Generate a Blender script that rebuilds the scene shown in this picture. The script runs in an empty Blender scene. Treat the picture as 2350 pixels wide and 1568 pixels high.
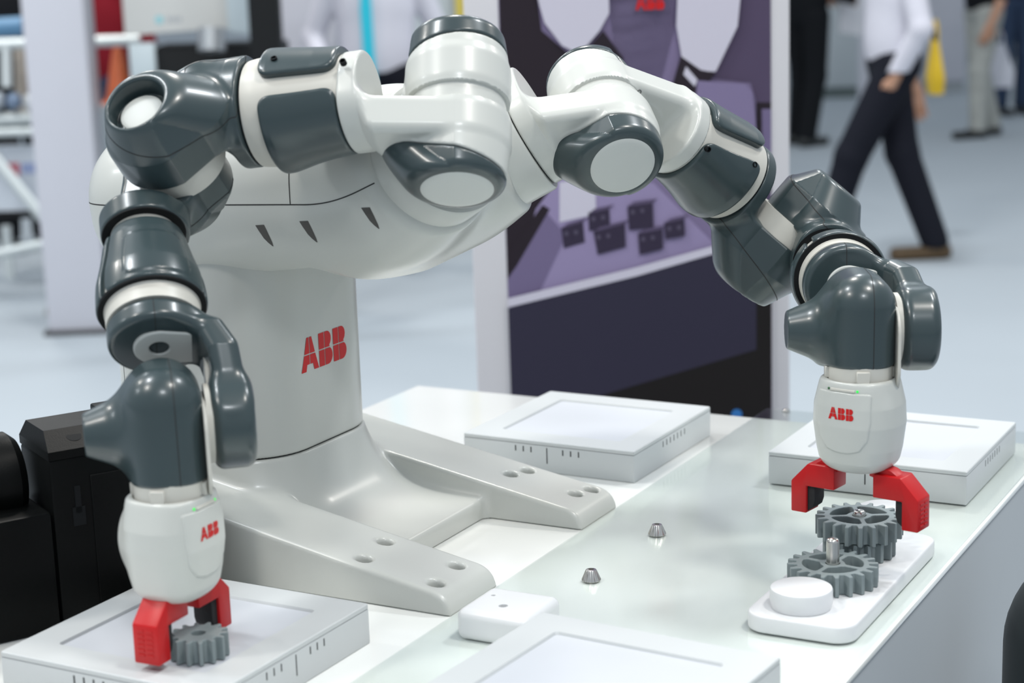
import bpy, bmesh, math, random
import numpy as np
from mathutils import Matrix, Vector
random.seed(5)
SC = bpy.context.scene
COL = SC.collection

# ------------------------------------------------------------------ camera, world, lights, exposure
F_PX, W_PX, H_PX = 4240.3, 2350, 1568
CAM_LOC = np.array([1.10, -1.575, 1.50889])
CAM_M = np.array([[0.88167369, 0.4707365, -0.03253704],
                  [-0.07115044, 0.20079526, 0.97704599],
                  [-0.46646449, 0.85912072, -0.21052901]])   # right, up, forward (world: table aligned, z up, metres)

cam_data = bpy.data.cameras.new('camera')
cam = bpy.data.objects.new('camera', cam_data)
COL.objects.link(cam)
_r, _u, _f = CAM_M
cam.matrix_world = Matrix(((_r[0], _u[0], -_f[0], CAM_LOC[0]), (_r[1], _u[1], -_f[1], CAM_LOC[1]),
                           (_r[2], _u[2], -_f[2], CAM_LOC[2]), (0, 0, 0, 1)))
cam_data.sensor_width = 36.0
cam_data.lens = F_PX / W_PX * 36.0
cam_data.clip_end = 200
cam_data.dof.use_dof = True
cam_data.dof.focus_distance = 1.84
cam_data.dof.aperture_fstop = 5.2
SC.camera = cam

SC.view_settings.view_transform = 'Standard'
SC.view_settings.look = 'None'
SC.view_settings.exposure = 0.03
SC.view_settings.gamma = 1.0
SC.view_settings.use_curve_mapping = False

world = bpy.data.worlds.new('hall_light')
SC.world = world
world.use_nodes = True
bg = world.node_tree.nodes['Background']
bg.inputs[0].default_value = (0.80, 0.90, 1.0, 1)
bg.inputs[1].default_value = 0.58


def area(loc, size, power, color=(1, 1, 1), rot=(0, 0, 0), sy=None):
    l = bpy.data.lights.new('hall_lamp', 'AREA')
    l.energy = power
    l.color = color
    l.shape = 'RECTANGLE'
    l.size = size
    l.size_y = sy or size
    o = bpy.data.objects.new('hall_lamp', l)
    o.location = loc
    o.rotation_euler = rot
    COL.objects.link(o)
    return o


# lamp rows of the hall, all hanging at 5 m and pointing straight down
for ix, x in enumerate((-5.2, -1.6, 2.2)):
    for iy, y in enumerate((-3.2, -0.6, 2.4, 5.6)):
        area((x + 0.35 * ((iy * 2 + ix) % 3 - 1), y + 0.3 * ((ix * 2 + iy) % 3 - 1), 5.0), 0.55, 84, (1.0, 0.96, 0.90) if (ix + iy) % 2 else (0.93, 0.97, 1.0))


# ------------------------------------------------------------------ measuring helpers (pixel of the photograph -> place in the hall)
def ray(px, py):
    return np.array([(px - W_PX / 2) / F_PX, (H_PX / 2 - py) / F_PX, 1.0]) @ CAM_M


def onz(px, py, z=0.0):
    d = ray(px, py)
    return CAM_LOC + d * ((z - CAM_LOC[2]) / d[2])


def onplane(px, py, n, p0):
    d = ray(px, py)
    n = np.asarray(n, float)
    return CAM_LOC + d * (((np.asarray(p0) - CAM_LOC) @ n) / (d @ n))


def ahead(px, py, dist):
    return CAM_LOC + ray(px, py) * dist


# ------------------------------------------------------------------ materials
MATS = {}


def mat(name, col, rough=0.4, metal=0.0, coat=0.0, spec=0.5, noise=0.0, nscale=8.0, emit=0.0, bump=0.0, bscale=200.0,
        trans=0.0, sss=0.0):
    if name in MATS:
        return MATS[name]
    m = bpy.data.materials.new(name)
    m.use_nodes = True
    nt = m.node_tree
    b = nt.nodes['Principled BSDF']
    b.inputs['Base Color'].default_value = (*col, 1)
    b.inputs['Roughness'].default_value = rough
    b.inputs['Metallic'].default_value = metal
    b.inputs['Specular IOR Level'].default_value = spec
    b.inputs['Coat Weight'].default_value = coat
    b.inputs['Coat Roughness'].default_value = 0.14
    if sss:
        b.inputs['Subsurface Weight'].default_value = sss
        b.inputs['Subsurface Radius'].default_value = (0.01, 0.01, 0.01)
    if emit:
        b.inputs['Emission Color'].default_value = (*col, 1)
        b.inputs['Emission Strength'].default_value = emit
    tc = None
    if noise or bump:
        tc = nt.nodes.new('ShaderNodeTexCoord')
    if noise:
        n = nt.nodes.new('ShaderNodeTexNoise')
        n.inputs['Scale'].default_value = nscale
        n.inputs['Detail'].default_value = 4
        r = nt.nodes.new('ShaderNodeMixRGB')
        r.blend_type = 'MIX'
        r.inputs[1].default_value = (*[c * (1 - noise) for c in col], 1)
        r.inputs[2].default_value = (*[min(1, c * (1 + noise)) for c in col], 1)
        nt.links.new(tc.outputs['Object'], n.inputs['Vector'])
        nt.links.new(n.outputs['Fac'], r.inputs[0])
        nt.links.new(r.outputs[0], b.inputs['Base Color'])
    if bump:
        n2 = nt.nodes.new('ShaderNodeTexNoise')
        n2.inputs['Scale'].default_value = bscale
        n2.inputs['Detail'].default_value = 2
        bp = nt.nodes.new('ShaderNodeBump')
        bp.inputs['Strength'].default_value = bump
        bp.inputs['Distance'].default_value = 0.001
        nt.links.new(tc.outputs['Object'], n2.inputs['Vector'])
        nt.links.new(n2.outputs['Fac'], bp.inputs['Height'])
        nt.links.new(bp.outputs[0], b.inputs['Normal'])
    MATS[name] = m
    return m


M_WHITE = mat('robot_white_plastic', (0.515, 0.525, 0.495), 0.32, coat=0.14, noise=0.02, nscale=6)
M_IVORY = mat('robot_ivory_ring', (0.54, 0.525, 0.475), 0.4, noise=0.02)
M_DISC = mat('robot_disc_white', (0.53, 0.545, 0.52), 0.45, noise=0.02)
M_DARK = mat('robot_dark_plastic', (0.030, 0.047, 0.051), 0.30, coat=0.20, noise=0.04, nscale=5)
M_SEAM = mat('robot_seam_gap', (0.02, 0.02, 0.02), 0.8)
M_BLACKGAP = mat('robot_black_gap', (0.006, 0.007, 0.008), 0.6, spec=0.15)
M_RED = mat('gripper_red_plastic', (0.47, 0.006, 0.008), 0.38, spec=0.35, noise=0.05, nscale=40, bump=0.05, bscale=500)
M_LOGO = mat('logo_red_print', (0.52, 0.008, 0.008), 0.4, spec=0.3)
M_PAD = mat('black_rubber_pad', (0.010, 0.010, 0.011), 0.7, bump=0.4, bscale=350)
M_STEEL = mat('brushed_steel', (0.62, 0.60, 0.57), 0.24, metal=1.0, noise=0.08, nscale=60)
M_SCREW = mat('screw_steel', (0.30, 0.30, 0.30), 0.35, metal=1.0)
M_GREEN = mat('green_indicator', (0.02, 0.60, 0.06), 0.3, emit=0.8)
M_GEAR = mat('grey_printed_plastic', (0.205, 0.245, 0.250), 0.45, noise=0.08, nscale=60, bump=0.08, bscale=900)


# ------------------------------------------------------------------ object helpers
def tag(o, label=None, cat=None, group=None, kind=None):
    if label: o['label'] = label
    if cat: o['category'] = cat
    if group: o['group'] = group
    if kind: o['kind'] = kind
    return o


def thing(name, loc, label, cat, group=None, rz=0.0):
    o = bpy.data.objects.new(name, None)
    o.empty_display_size = 0.05
    o.location = loc
    o.rotation_euler = (0, 0, rz)
    COL.objects.link(o)
    return tag(o, label, cat, group)


def root_of(o):
    while o.parent is not None:
        o = o.parent
    return o


def mesh_obj(name, v, f, m, parent=None, smooth=False, normals=None):
    """v in world metres; the mesh is stored relative to the thing it belongs to"""
    me = bpy.data.meshes.new(name)
    v = np.asarray(v, float)
    if parent is not None:
        rt = root_of(parent)
        a = rt.rotation_euler.z
        v = v - np.array(rt.location)
        if a:
            c, s = math.cos(-a), math.sin(-a)
            v = v @ np.array([[c, s, 0], [-s, c, 0], [0, 0, 1]])
    if isinstance(f, np.ndarray) and f.ndim == 2:
        n = len(f)
        me.vertices.add(len(v))
        me.vertices.foreach_set('co', v.astype(np.float32).ravel())
        me.loops.add(n * f.shape[1])
        me.loops.foreach_set('vertex_index', f.astype(np.int32).ravel())
        me.polygons.add(n)
        me.polygons.foreach_set('loop_start', np.arange(0, n * f.shape[1], f.shape[1], dtype=np.int32))
        me.update(calc_edges=True)
    else:
        me.from_pydata([tuple(p) for p in v], [], [tuple(q) for q in f])
        me.update()
    if smooth:
        me.polygons.foreach_set('use_smooth', np.ones(len(me.polygons), dtype=bool))
        if normals is not None:
            me.normals_split_custom_set_from_vertices([tuple(q) for q in normals])
    me.materials.append(m)
    o = bpy.data.objects.new(name, me)
    COL.objects.link(o)
    if parent is not None:
        o.parent = parent
    return o


def bm_obj(name, bm, m, parent=None, smooth=False, sharp=None):
    v = np.array([p.co[:] for p in bm.verts])
    bm.verts.index_update()
    f = [[p.index for p in q.verts] for q in bm.faces]
    bm.free()
    o = mesh_obj(name, v, f, m, parent, smooth)
    if smooth and sharp:
        o.data.set_sharp_from_angle(angle=math.radians(sharp))
    return o


def frame(o, x, y, z):
    return np.column_stack([x, y, z, o]).astype(float)     # 3x4


def to_world(Fr, p):
    Fr = np.asarray(Fr, float)
    return np.asarray(p, float) @ Fr[:3, :3].T + Fr[:3, 3]


WORLD = np.eye(4)[:3]


def add_box(bm, c, h, bev=0.0, seg=2, Fr=None):
    r = bmesh.ops.create_cube(bm, size=1.0)
    vs = r['verts']
    for p in vs:
        p.co = Vector((p.co.x * 2 * h[0], p.co.y * 2 * h[1], p.co.z * 2 * h[2]))
    if bev > 0:
        es = list({e for p in vs for e in p.link_edges})
        rr = bmesh.ops.bevel(bm, geom=es, offset=bev, segments=seg, affect='EDGES', profile=0.5)
        vs = list({p for q in rr['faces'] for p in q.verts} | {p for p in vs if p.is_valid})
    for p in vs:
        q = np.array(p.co[:]) + np.asarray(c)
        if Fr is not None:
            q = to_world(Fr, q)
        p.co = Vector(q)
    return vs


def box_obj(name, c, h, m, parent=None, bev=0.0, seg=2, Fr=None, smooth=False):
    bm = bmesh.new()
    add_box(bm, c, h, bev, seg, Fr)
    return bm_obj(name, bm, m, parent, smooth or bev > 0, 40)


def prism_mesh(poly, z0, z1, Fr=None, bev=0.0):
    """poly: list of (x,y); extruded along z of the frame"""
    n = len(poly)
    v = [(p[0], p[1], z0) for p in poly] + [(p[0], p[1], z1) for p in poly]
    f = [list(range(n))[::-1], list(range(n, 2 * n))] + [[i, (i + 1) % n, n + (i + 1) % n, n + i] for i in range(n)]
    v = np.array(v, float)
    if Fr is not None:
        v = to_world(Fr, v)
    return v, f


def prism_obj(name, poly, z0, z1, m, parent=None, Fr=None, bev=0.0, seg=2):
    v, f = prism_mesh(poly, z0, z1, Fr)
    if bev <= 0:
        return mesh_obj(name, v, f, m, parent)
    bm = bmesh.new()
    vs = [bm.verts.new(p) for p in v]
    for q in f:
        bm.faces.new([vs[i] for i in q])
    bm.normal_update()
    es = [e for e in bm.edges if e.calc_face_angle(0) > math.radians(30)]
    bmesh.ops.bevel(bm, geom=es, offset=bev, segments=seg, affect='EDGES', profile=0.5)
    return bm_obj(name, bm, m, parent, True, 35)


def lathe_mesh(prof, n=40, Fr=None):
    """prof: list of (r,z)"""
    v = []
    for r, z in prof:
        for i in range(n):
            a = 2 * math.pi * i / n
            v.append((r * math.cos(a), r * math.sin(a), z))
    f = []
    for j in range(len(prof) - 1):
        for i in range(n):
            k = (i + 1) % n
            f.append([j * n + i, j * n + k, (j + 1) * n + k, (j + 1) * n + i])
    f.append(list(range(n))[::-1])
    f.append([(len(prof) - 1) * n + i for i in range(n)])
    v = np.array(v, float)
    if Fr is not None:
        v = to_world(Fr, v)
    return v, f


def lathe_obj(name, prof, m, parent=None, n=40, Fr=None, sharp=35):
    v, f = lathe_mesh(prof, n, Fr)
    o = mesh_obj(name, v, f, m, parent, True)
    o.data.set_sharp_from_angle(angle=math.radians(sharp))
    return o


def rounded_rect(x0, y0, x1, y1, r, n=6):
    pts = []
    for cx, cy, a0 in ((x1 - r, y1 - r, 0), (x0 + r, y1 - r, 90), (x0 + r, y0 + r, 180), (x1 - r, y0 + r, 270)):
        for i in range(n + 1):
            a = math.radians(a0 + 90 * i / n)
            pts.append((cx + r * math.cos(a), cy + r * math.sin(a)))
    return pts


def tube_obj(name, pts, r, m, parent=None, n=12):
    pts = [np.asarray(p, float) for p in pts]
    v, f = [], []
    up = np.array([0.31, 0.2, 0.93])
    for i, p in enumerate(pts):
        t = pts[min(i + 1, len(pts) - 1)] - pts[max(i - 1, 0)]
        t /= np.linalg.norm(t)
        a = np.cross(t, up)
        a /= np.linalg.norm(a)
        b = np.cross(t, a)
        for k in range(n):
            q = 2 * math.pi * k / n
            v.append(p + r * (a * math.cos(q) + b * math.sin(q)))
    for i in range(len(pts) - 1):
        for k in range(n):
            f.append([i * n + k, i * n + (k + 1) % n, (i + 1) * n + (k + 1) % n, (i + 1) * n + k])
    f.append(list(range(n))[::-1])
    f.append([(len(pts) - 1) * n + k for k in range(n)])
    o = mesh_obj(name, np.array(v), f, m, parent, True)
    o.data.set_sharp_from_angle(angle=math.radians(50))
    return o


# ------------------------------------------------------------------ signed-distance shapes -> smooth meshes
def smin(a, b, k):
    h = np.clip(0.5 + 0.5 * (b - a) / k, 0, 1)
    return b * (1 - h) + a * h - k * h * (1 - h)


def smax(a, b, k):
    return -smin(-a, -b, k)


def ext(d2, z, z0, z1, rd=0.0):
    dx = d2 + rd
    dz = np.abs(z - (z0 + z1) / 2) - ((z1 - z0) / 2 - rd)
    return np.minimum(np.maximum(dx, dz), 0) + np.hypot(np.maximum(dx, 0), np.maximum(dz, 0)) - rd


def ucap(x, y, ax, ay, ra, bx, by, rb):
    ex, ey = bx - ax, by - ay
    t = np.clip(((x - ax) * ex + (y - ay) * ey) / (ex * ex + ey * ey + 1e-12), 0, 1)
    return np.hypot(x - ax - t * ex, y - ay - t * ey) - (ra + (rb - ra) * t)


def cap3(P, a, b, ra, rb):
    a, b = np.asarray(a, float), np.asarray(b, float)
    e = b - a
    q = P - a
    t = np.clip(q @ e / (e @ e + 1e-12), 0, 1)
    return np.linalg.norm(q - t[:, None] * e, axis=1) - (ra + (rb - ra) * t)


def rcyl(rad, z, R, z0, z1, rd=0.0):
    return ext(rad - R, z, z0, z1, rd)


def rbox(x, y, z, hx, hy, hz, rd):
    qx, qy, qz = np.abs(x) - hx + rd, np.abs(y) - hy + rd, np.abs(z) - hz + rd
    return np.sqrt(np.maximum(qx, 0) ** 2 + np.maximum(qy, 0) ** 2 + np.maximum(qz, 0) ** 2) + \
        np.minimum(np.maximum(qx, np.maximum(qy, qz)), 0) - rd


def ellips(x, y, z, a, b, c):
    k0 = np.sqrt((x / a) ** 2 + (y / b) ** 2 + (z / c) ** 2)
    k1 = np.sqrt((x / a ** 2) ** 2 + (y / b ** 2) ** 2 + (z / c ** 2) ** 2) + 1e-9
    return k0 * (k0 - 1) / k1


def poly2(x, y, pts):
    """signed distance to a polygon"""
    pts = np.asarray(pts, float)
    d = np.full(x.shape, 1e9)
    s = np.ones(x.shape)
    n = len(pts)
    for i in range(n):
        a, b = pts[i], pts[i - 1]
        e = b - a
        wx, wy = x - a[0], y - a[1]
        t = np.clip((wx * e[0] + wy * e[1]) / (e @ e + 1e-12), 0, 1)
        d = np.minimum(d, (wx - t * e[0]) ** 2 + (wy - t * e[1]) ** 2)
        c1, c2, c3 = y >= a[1], y < b[1], e[0] * wy > e[1] * wx
        s = np.where((c1 & c2 & c3) | (~c1 & ~c2 & ~c3), -s, s)
    return s * np.sqrt(d)


def net(fn, lo, hi, h):
    """naive surface nets of fn(P)<0 on a grid, pulled onto the surface"""
    lo, hi = np.asarray(lo, float), np.asarray(hi, float)
    n = np.ceil((hi - lo) / h).astype(int) + 1
    ax = [lo[i] + h * np.arange(n[i]) for i in range(3)]
    G = np.stack(np.meshgrid(*ax, indexing='ij'), -1).reshape(-1, 3)
    Fv = np.empty(len(G))
    for i in range(0, len(G), 400000):
        Fv[i:i + 400000] = fn(G[i:i + 400000])
    Fv = Fv.reshape(n)
    S = Fv < 0
    c = n - 1
    cnt = np.zeros(c, int)
    for dx in (0, 1):
        for dy in (0, 1):
            for dz in (0, 1):
                cnt += S[dx:dx + c[0], dy:dy + c[1], dz:dz + c[2]]
    act = (cnt > 0) & (cnt < 8)
    idx = np.full(c, -1, int)
    cells = np.argwhere(act)
    idx[act] = np.arange(len(cells))
    acc = np.zeros((len(cells), 3))
    num = np.zeros(len(cells))
    i0, j0, k0 = cells.T
    for a in range(3):
        o1, o2 = [(1, 2), (0, 2), (0, 1)][a]
        for p in (0, 1):
            for q in (0, 1):
                off = [0, 0, 0]
                off[o1], off[o2] = p, q
                e = list(off)
                e[a] = 1
                f0 = Fv[i0 + off[0], j0 + off[1], k0 + off[2]]
                f1 = Fv[i0 + e[0], j0 + e[1], k0 + e[2]]
                m = (f0 < 0) != (f1 < 0)
                t = np.where(m, f0 / np.where(m, f0 - f1, 1), 0)
                pt = np.tile(np.array(off, float), (len(cells), 1))
                pt[:, a] = t
                acc[m] += pt[m]
                num[m] += 1
    V = lo + h * (cells + acc / num[:, None])
    quads = []
    for a in range(3):
        o1, o2 = [(1, 2), (2, 0), (0, 1)][a]
        sl0 = [slice(0, n[0]), slice(0, n[1]), slice(0, n[2])]
        sl1 = list(sl0)
        sl0[a] = slice(0, n[a] - 1)
        sl1[a] = slice(1, n[a])
        A, B = S[tuple(sl0)], S[tuple(sl1)]
        E = np.argwhere(A != B)
        ok = (E[:, o1] > 0) & (E[:, o2] > 0) & (E[:, o1] < n[o1] - 1) & (E[:, o2] < n[o2] - 1)
        E = E[ok]
        ins = S[E[:, 0], E[:, 1], E[:, 2]]
        d1, d2 = np.zeros(3, int), np.zeros(3, int)
        d1[o1], d2[o2] = 1, 1
        q = [idx[tuple((E - d1 - d2).T)], idx[tuple((E - d2).T)], idx[tuple(E.T)], idx[tuple((E - d1).T)]]
        q = np.stack(q, 1)
        q[~ins] = q[~ins][:, ::-1]
        quads.append(q)
    Q = np.concatenate(quads)
    Q = Q[(Q >= 0).all(1)]
    e = 0.25 * h

    def grad(P):
        g = np.stack([fn(P + [e, 0, 0]) - fn(P - [e, 0, 0]), fn(P + [0, e, 0]) - fn(P - [0, e, 0]),
                      fn(P + [0, 0, e]) - fn(P - [0, 0, e])], 1) / (2 * e)
        return g
    for _ in range(2):
        g = grad(V)
        d = fn(V)
        st = -d[:, None] * g / (np.sum(g * g, 1)[:, None] + 1e-6)
        L = np.linalg.norm(st, axis=1)[:, None]
        V = V + st * np.minimum(1, 0.8 * h / (L + 1e-12))
    g = grad(V)
    N = g / (np.linalg.norm(g, axis=1)[:, None] + 1e-9)
    return V, Q, N


KEEP = {}


def sdf_obj(name, fn, lo, hi, h, m, parent=None, Fr=WORLD, key=None):
    V, Q, N = net(fn, lo, hi, h)
    Fr = np.asarray(Fr, float)
    Vw = to_world(Fr, V)
    Nw = N @ Fr[:3, :3].T
    if parent is not None:
        a = root_of(parent).rotation_euler.z
        if a:
            c, s = math.cos(-a), math.sin(-a)
            Nl = Nw @ np.array([[c, s, 0], [-s, c, 0], [0, 0, 1]])
        else:
            Nl = Nw
    else:
        Nl = Nw
    o = mesh_obj(name, Vw, Q, m, parent, True, Nl)
    if key:
        KEEP[key] = (V, Q, N, Fr)
    return o


def seam(key, g, parent, keep=None, w=0.0005, m=None, name='seam', lift=0.00015):
    """thin dark joint line lying where g(P)=0 on a meshed surface"""
    V, Q, N, Fr = KEEP[key]
    gv = g(V)
    gq = gv[Q]
    cross = (gq < 0).any(1) & (gq >= 0).any(1)
    vs, fs = [], []
    for q in Q[cross]:
        pts, ns = [], []
        for i in range(4):
            a, b = q[i], q[(i + 1) % 4]
            if (gv[a] < 0) != (gv[b] < 0):
                t = gv[a] / (gv[a] - gv[b])
                pts.append(V[a] + t * (V[b] - V[a]))
                ns.append(N[a])
        if len(pts) != 2:
            continue
        p = np.array(pts)
        if keep is not None and not keep(p.mean(0)[None])[0]:
            continue
        d = p[1] - p[0]
        L = np.linalg.norm(d)
        if L < 1e-7:
            continue
        d /= L
        nn = (ns[0] + ns[1]) / 2
        sd = np.cross(nn, d)
        sd /= np.linalg.norm(sd) + 1e-9
        k = len(vs)
        p0, p1 = p[0] - d * 0.0002 + nn * lift, p[1] + d * 0.0002 + nn * lift
        vs += [p0 - sd * w, p1 - sd * w, p1 + sd * w, p0 + sd * w]
        fs.append([k, k + 1, k + 2, k + 3])
    if not vs:
        return None
    return mesh_obj(name, to_world(Fr, np.array(vs)), fs, m or M_SEAM, parent)


# block letters of the red logo: each letter is split by a thin cross, as printed
def letter_polys(ch):
    g = 0.018
    if ch == 'A':
        out = [[(0.36, 1), (0.5 - g, 1), (0.5 - g, 0.5 + g), (0.195, 0.5 + g)],
               [(0.5 + g, 1), (0.64, 1), (0.805, 0.5 + g), (0.5 + g, 0.5 + g)],
               [(0.18, 0.5 - g), (0.5 - g, 0.5 - g), (0.5 - g, 0.20), (0.335, 0.20), (0.27, 0), (0.0, 0)],
               [(0.82, 0.5 - g), (1.0, 0), (0.73, 0), (0.665, 0.20), (0.5 + g, 0.20), (0.5 + g, 0.5 - g)]]
        return out
    up = [(0.46, 1.0)] + [(0.50 + 0.22 * math.sin(math.radians(t)), 0.77 + 0.23 * math.cos(math.radians(t)))
                          for t in range(0, 151, 15)] + [(0.63, 0.5 + g)]
    lowr = [(0.64, 0.5 - g)] + [(0.50 + 0.28 * math.sin(math.radians(t)), 0.26 + 0.26 * math.cos(math.radians(t)))
                                for t in range(40, 181, 14)]
    return [[(0.0, 1.0), (0.33 - g, 1.0), (0.33 - g, 0.5 + g), (0.0, 0.5 + g)],
            [(0.33 + g, 0.5 + g), (0.33 + g, 1.0)] + up,
            [(0.0, 0.5 - g), (0.33 - g, 0.5 - g), (0.33 - g, 0.0), (0.0, 0.0)],
            [(0.33 + g, 0.0), (0.33 + g, 0.5 - g)] + lowr]


def logo_obj(name, Fr, height, m, parent, surf=None, lift=0.0003, aspect=1.0):
    """Fr: x along the word, y up, z outward; surf(P_world)-> pulled to that surface along -z"""
    bm = bmesh.new()
    x = 0.0
    for ch, adv in (('A', 1.04), ('B', 0.84), ('B', 0.84)):
        for poly in letter_polys(ch):
            vs = [bm.verts.new(((x + p[0]) * height * aspect, p[1] * height, 0)) for p in poly]
            bm.faces.new(vs)
        x += adv
    W = x * height * aspect
    if surf is not None:
        for i in range(1, 24):
            bmesh.ops.bisect_plane(bm, geom=bm.verts[:] + bm.edges[:] + bm.faces[:], plane_co=(W * i / 24, 0, 0), plane_no=(1, 0, 0))
        for i in range(1, 8):
            bmesh.ops.bisect_plane(bm, geom=bm.verts[:] + bm.edges[:] + bm.faces[:], plane_co=(0, height * i / 8, 0), plane_no=(0, 1, 0))
    bmesh.ops.triangulate(bm, faces=bm.faces[:])
    v = np.array([p.co[:] for p in bm.verts]) - [W / 2, height / 2, 0]
    bm.verts.index_update()
    f = [[p.index for p in q.verts] for q in bm.faces]
    bm.free()
    v = to_world(Fr, v)
    z = np.asarray(Fr)[:3, 2]
    if surf is not None:
        v = v + z * 0.03
        for _ in range(60):
            d = surf(v)
            v = v - z * np.clip(d, -0.004, 0.004)[:, None] * 0.8
        v = v + z * lift
    else:
        v = v + z * lift
    o = mesh_obj(name, v, f, m, parent)
    # face outward
    n = np.array(o.data.polygons[0].normal)
    if n @ z < 0:
        o.data.flip_normals()
    return o
# ------------------------------------------------------------------ the two-armed robot
TZ = 0.9            # table top
X0, KS = 0.149, 0.995


def rpy(r, p, y):
    cr, sr, cp, sp, cy, sy = math.cos(r), math.sin(r), math.cos(p), math.sin(p), math.cos(y), math.sin(y)
    return np.array([[cy * cp, cy * sp * sr - sy * cr, cy * sp * cr + sy * sr],
                     [sy * cp, sy * sp * sr + cy * cr, sy * sp * cr - cy * sr], [-sp, cp * sr, cp * cr]])


def T4(xyz, R=np.eye(3)):
    A = np.eye(4)
    A[:3, :3] = R
    A[:3, 3] = xyz
    return A


HP = math.pi / 2
CHAIN = [((0.03, 0, .1), (HP, 0, 0)), ((-.03, .17283, 0), (-HP, 0, 0)), ((-.04188, 0, .07873), (HP, -HP, 0)),
         ((.0405, .16461, 0), (-HP, 0, 0)), ((-.027, 0, .10039), (HP, 0, 0)), ((.027, .029, 0), (-HP, 0, 0))]
BASES = {'R': ((0.05355, -0.0725, 0.41492), (-0.9795, -0.5682, -2.3155)),
         'L': ((0.05355, 0.0725, 0.41492), (0.9781, -0.5716, 2.3180))}
# joint angles of the pose, in degrees
POSE = {'R': (15.363, -137.159, -79.213, 14.266, -111.395, 49.564, -87.488),
        'L': (-93.423, -73.445, 76.777, 29.415, 130.491, 89.235, 73.476)}


def fk(side):
    b = BASES[side]
    A = T4(np.array(b[0]), rpy(*b[1]))
    pre, rot = [], []
    for i in range(7):
        def W(A):
            B = A.copy()
            B[:3, 3] = B[:3, 3] * KS + np.array([X0, 0, TZ])
            return B[:3]
        pre.append(W(A))
        a = math.radians(POSE[side][i])
        c, s = math.cos(a), math.sin(a)
        A = A @ T4((0, 0, 0), np.array([[c, -s, 0], [s, c, 0], [0, 0, 1.]]))
        rot.append(W(A))
        if i < 6:
            A = A @ T4(CHAIN[i][0], rpy(*CHAIN[i][1]))
    return pre, rot


ARM = {s: fk(s) for s in 'RL'}
VOX = 0.0018

robot = thing('two_armed_robot', (-0.03, 0, TZ),
              'white and dark grey two-armed robot standing on the white table', 'robot')

def march(fn, px, py, Fr=None, t0=1.3):
    """first point of a shape seen at a pixel, and its normal"""
    p = CAM_LOC + ray(px, py) * t0
    Fr = np.eye(4)[:3] if Fr is None else Fr
    loc = lambda q: (q - Fr[:, 3]) @ Fr[:, :3]
    for _ in range(200):
        d = float(fn(loc(p)[None])[0])
        p = p + ray(px, py) * min(d * 0.8, 0.05)
        if abs(d) < 1e-5:
            break
    q = loc(p)
    n = np.array([float(fn((q + e)[None])[0] - fn((q - e)[None])[0]) for e in np.eye(3) * 2e-4])
    n = Fr[:, :3] @ (n / np.linalg.norm(n))
    return p, n


def on_normal(p, n):
    a = np.cross(n, (0.1, 0.2, 0.97))
    a /= np.linalg.norm(a)
    return frame(p, a, np.cross(n, a), n)


# ---- torso, column, base ------------------------------------------------
J1 = {s: ARM[s][1][0] for s in 'RL'}


def stub(P, Fr, R, z0, z1, rd):
    q = (P - Fr[:, 3]) @ Fr[:, :3]
    return rcyl(np.hypot(q[:, 0], q[:, 1]), q[:, 2], R, z0, z1, rd)


def torso_f(P):
    x, y, z = P.T
    c, s = math.cos(0.13), math.sin(0.13)
    X, Z = (x - 0.008) * c + (z - 1.268) * s, -(x - 0.008) * s + (z - 1.268) * c
    # super-rounded body, a little slimmer at the rear
    b = rbox(X, y, Z - 0.007, 0.212, 0.138, 0.082, 0.076)
    d = b
    for k in 'RL':
        d = smin(d, stub(P, J1[k], 0.069, -0.13, -0.011, 0.004), 0.045)
    return d


torso = sdf_obj('torso', torso_f, (-0.23, -0.19, 1.16), (0.30, 0.19, 1.40), 0.0025, M_WHITE, robot, key='torso')
for sg in (-1, 1):
    seam('torso', lambda V: V[:, 2] - (1.2695 + 0.04 * V[:, 0] + 3.0 * np.maximum(V[:, 0] - 0.10, 0) ** 2), torso,
         lambda p: (p[:, 0] > -0.2) & (p[:, 0] < 0.20) & (p[:, 1] * sg > 0.1) & (stub(p, J1['R'], 0.072, -0.2, 0.1, 0) > 0), w=0.0006)
    seam('torso', lambda V: V[:, 0] - 0.085, torso, lambda p: (p[:, 2] > 1.2725) & (p[:, 1] * sg > 0.1), w=0.0006)
for k in 'RL':
    Fr = J1[k]
    ring = lathe_obj('shoulder_ring', [(0.050, -0.02), (0.067, -0.0105), (0.0685, -0.009), (0.0685, 0.024), (0.067, 0.0262), (0.04, 0.0262)],
                     M_WHITE, torso, 64, Fr)
    lathe_obj('seam', [(0.0672, -0.0112), (0.0690, -0.0112), (0.0690, -0.0098), (0.0672, -0.0098)], M_SEAM, torso, 64, Fr)


M_VENT = mat('vent_shade', (0.075, 0.070, 0.065), 0.7)  # dark patches paint the shade of the slot recesses onto the surface
for x_, y_ in ((597, 517), (698, 508), (840, 477)):
    Lp = [march(torso_f, x_ + dx, y_ + dy) for dx, dy in ((-11, 0), (-2, 14), (9, 30), (19, 40), (29, 48))]
    Rp = [march(torso_f, x_ + dx, y_ + dy) for dx, dy in ((9, -1), (16, 13), (23, 28), (28, 39), (31, 48))]
    for sg in (1, -1):
        v_ = [(p + n * 0.0003) * [1, sg, 1] for p, n in Lp] + [(p + n * 0.0003) * [1, sg, 1] for p, n in Rp]
        mesh_obj('vent_slot', np.array(v_), [[i, i + 1, i + 6, i + 5] for i in range(4)], M_VENT, torso)


def rrect(x, y, x0, x1, hy, r):
    qx, qy = np.abs(x - (x0 + x1) / 2) - (x1 - x0) / 2 + r, np.abs(y) - hy + r
    return np.hypot(np.maximum(qx, 0), np.maximum(qy, 0)) + np.minimum(np.maximum(qx, qy), 0) - r


def column_f(P):
    x, y, z = P.T
    return ext(rrect(x, y, -0.200, 0.0225, 0.112, 0.070), z, 1.0008, 1.235, 0.0030)


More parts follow.
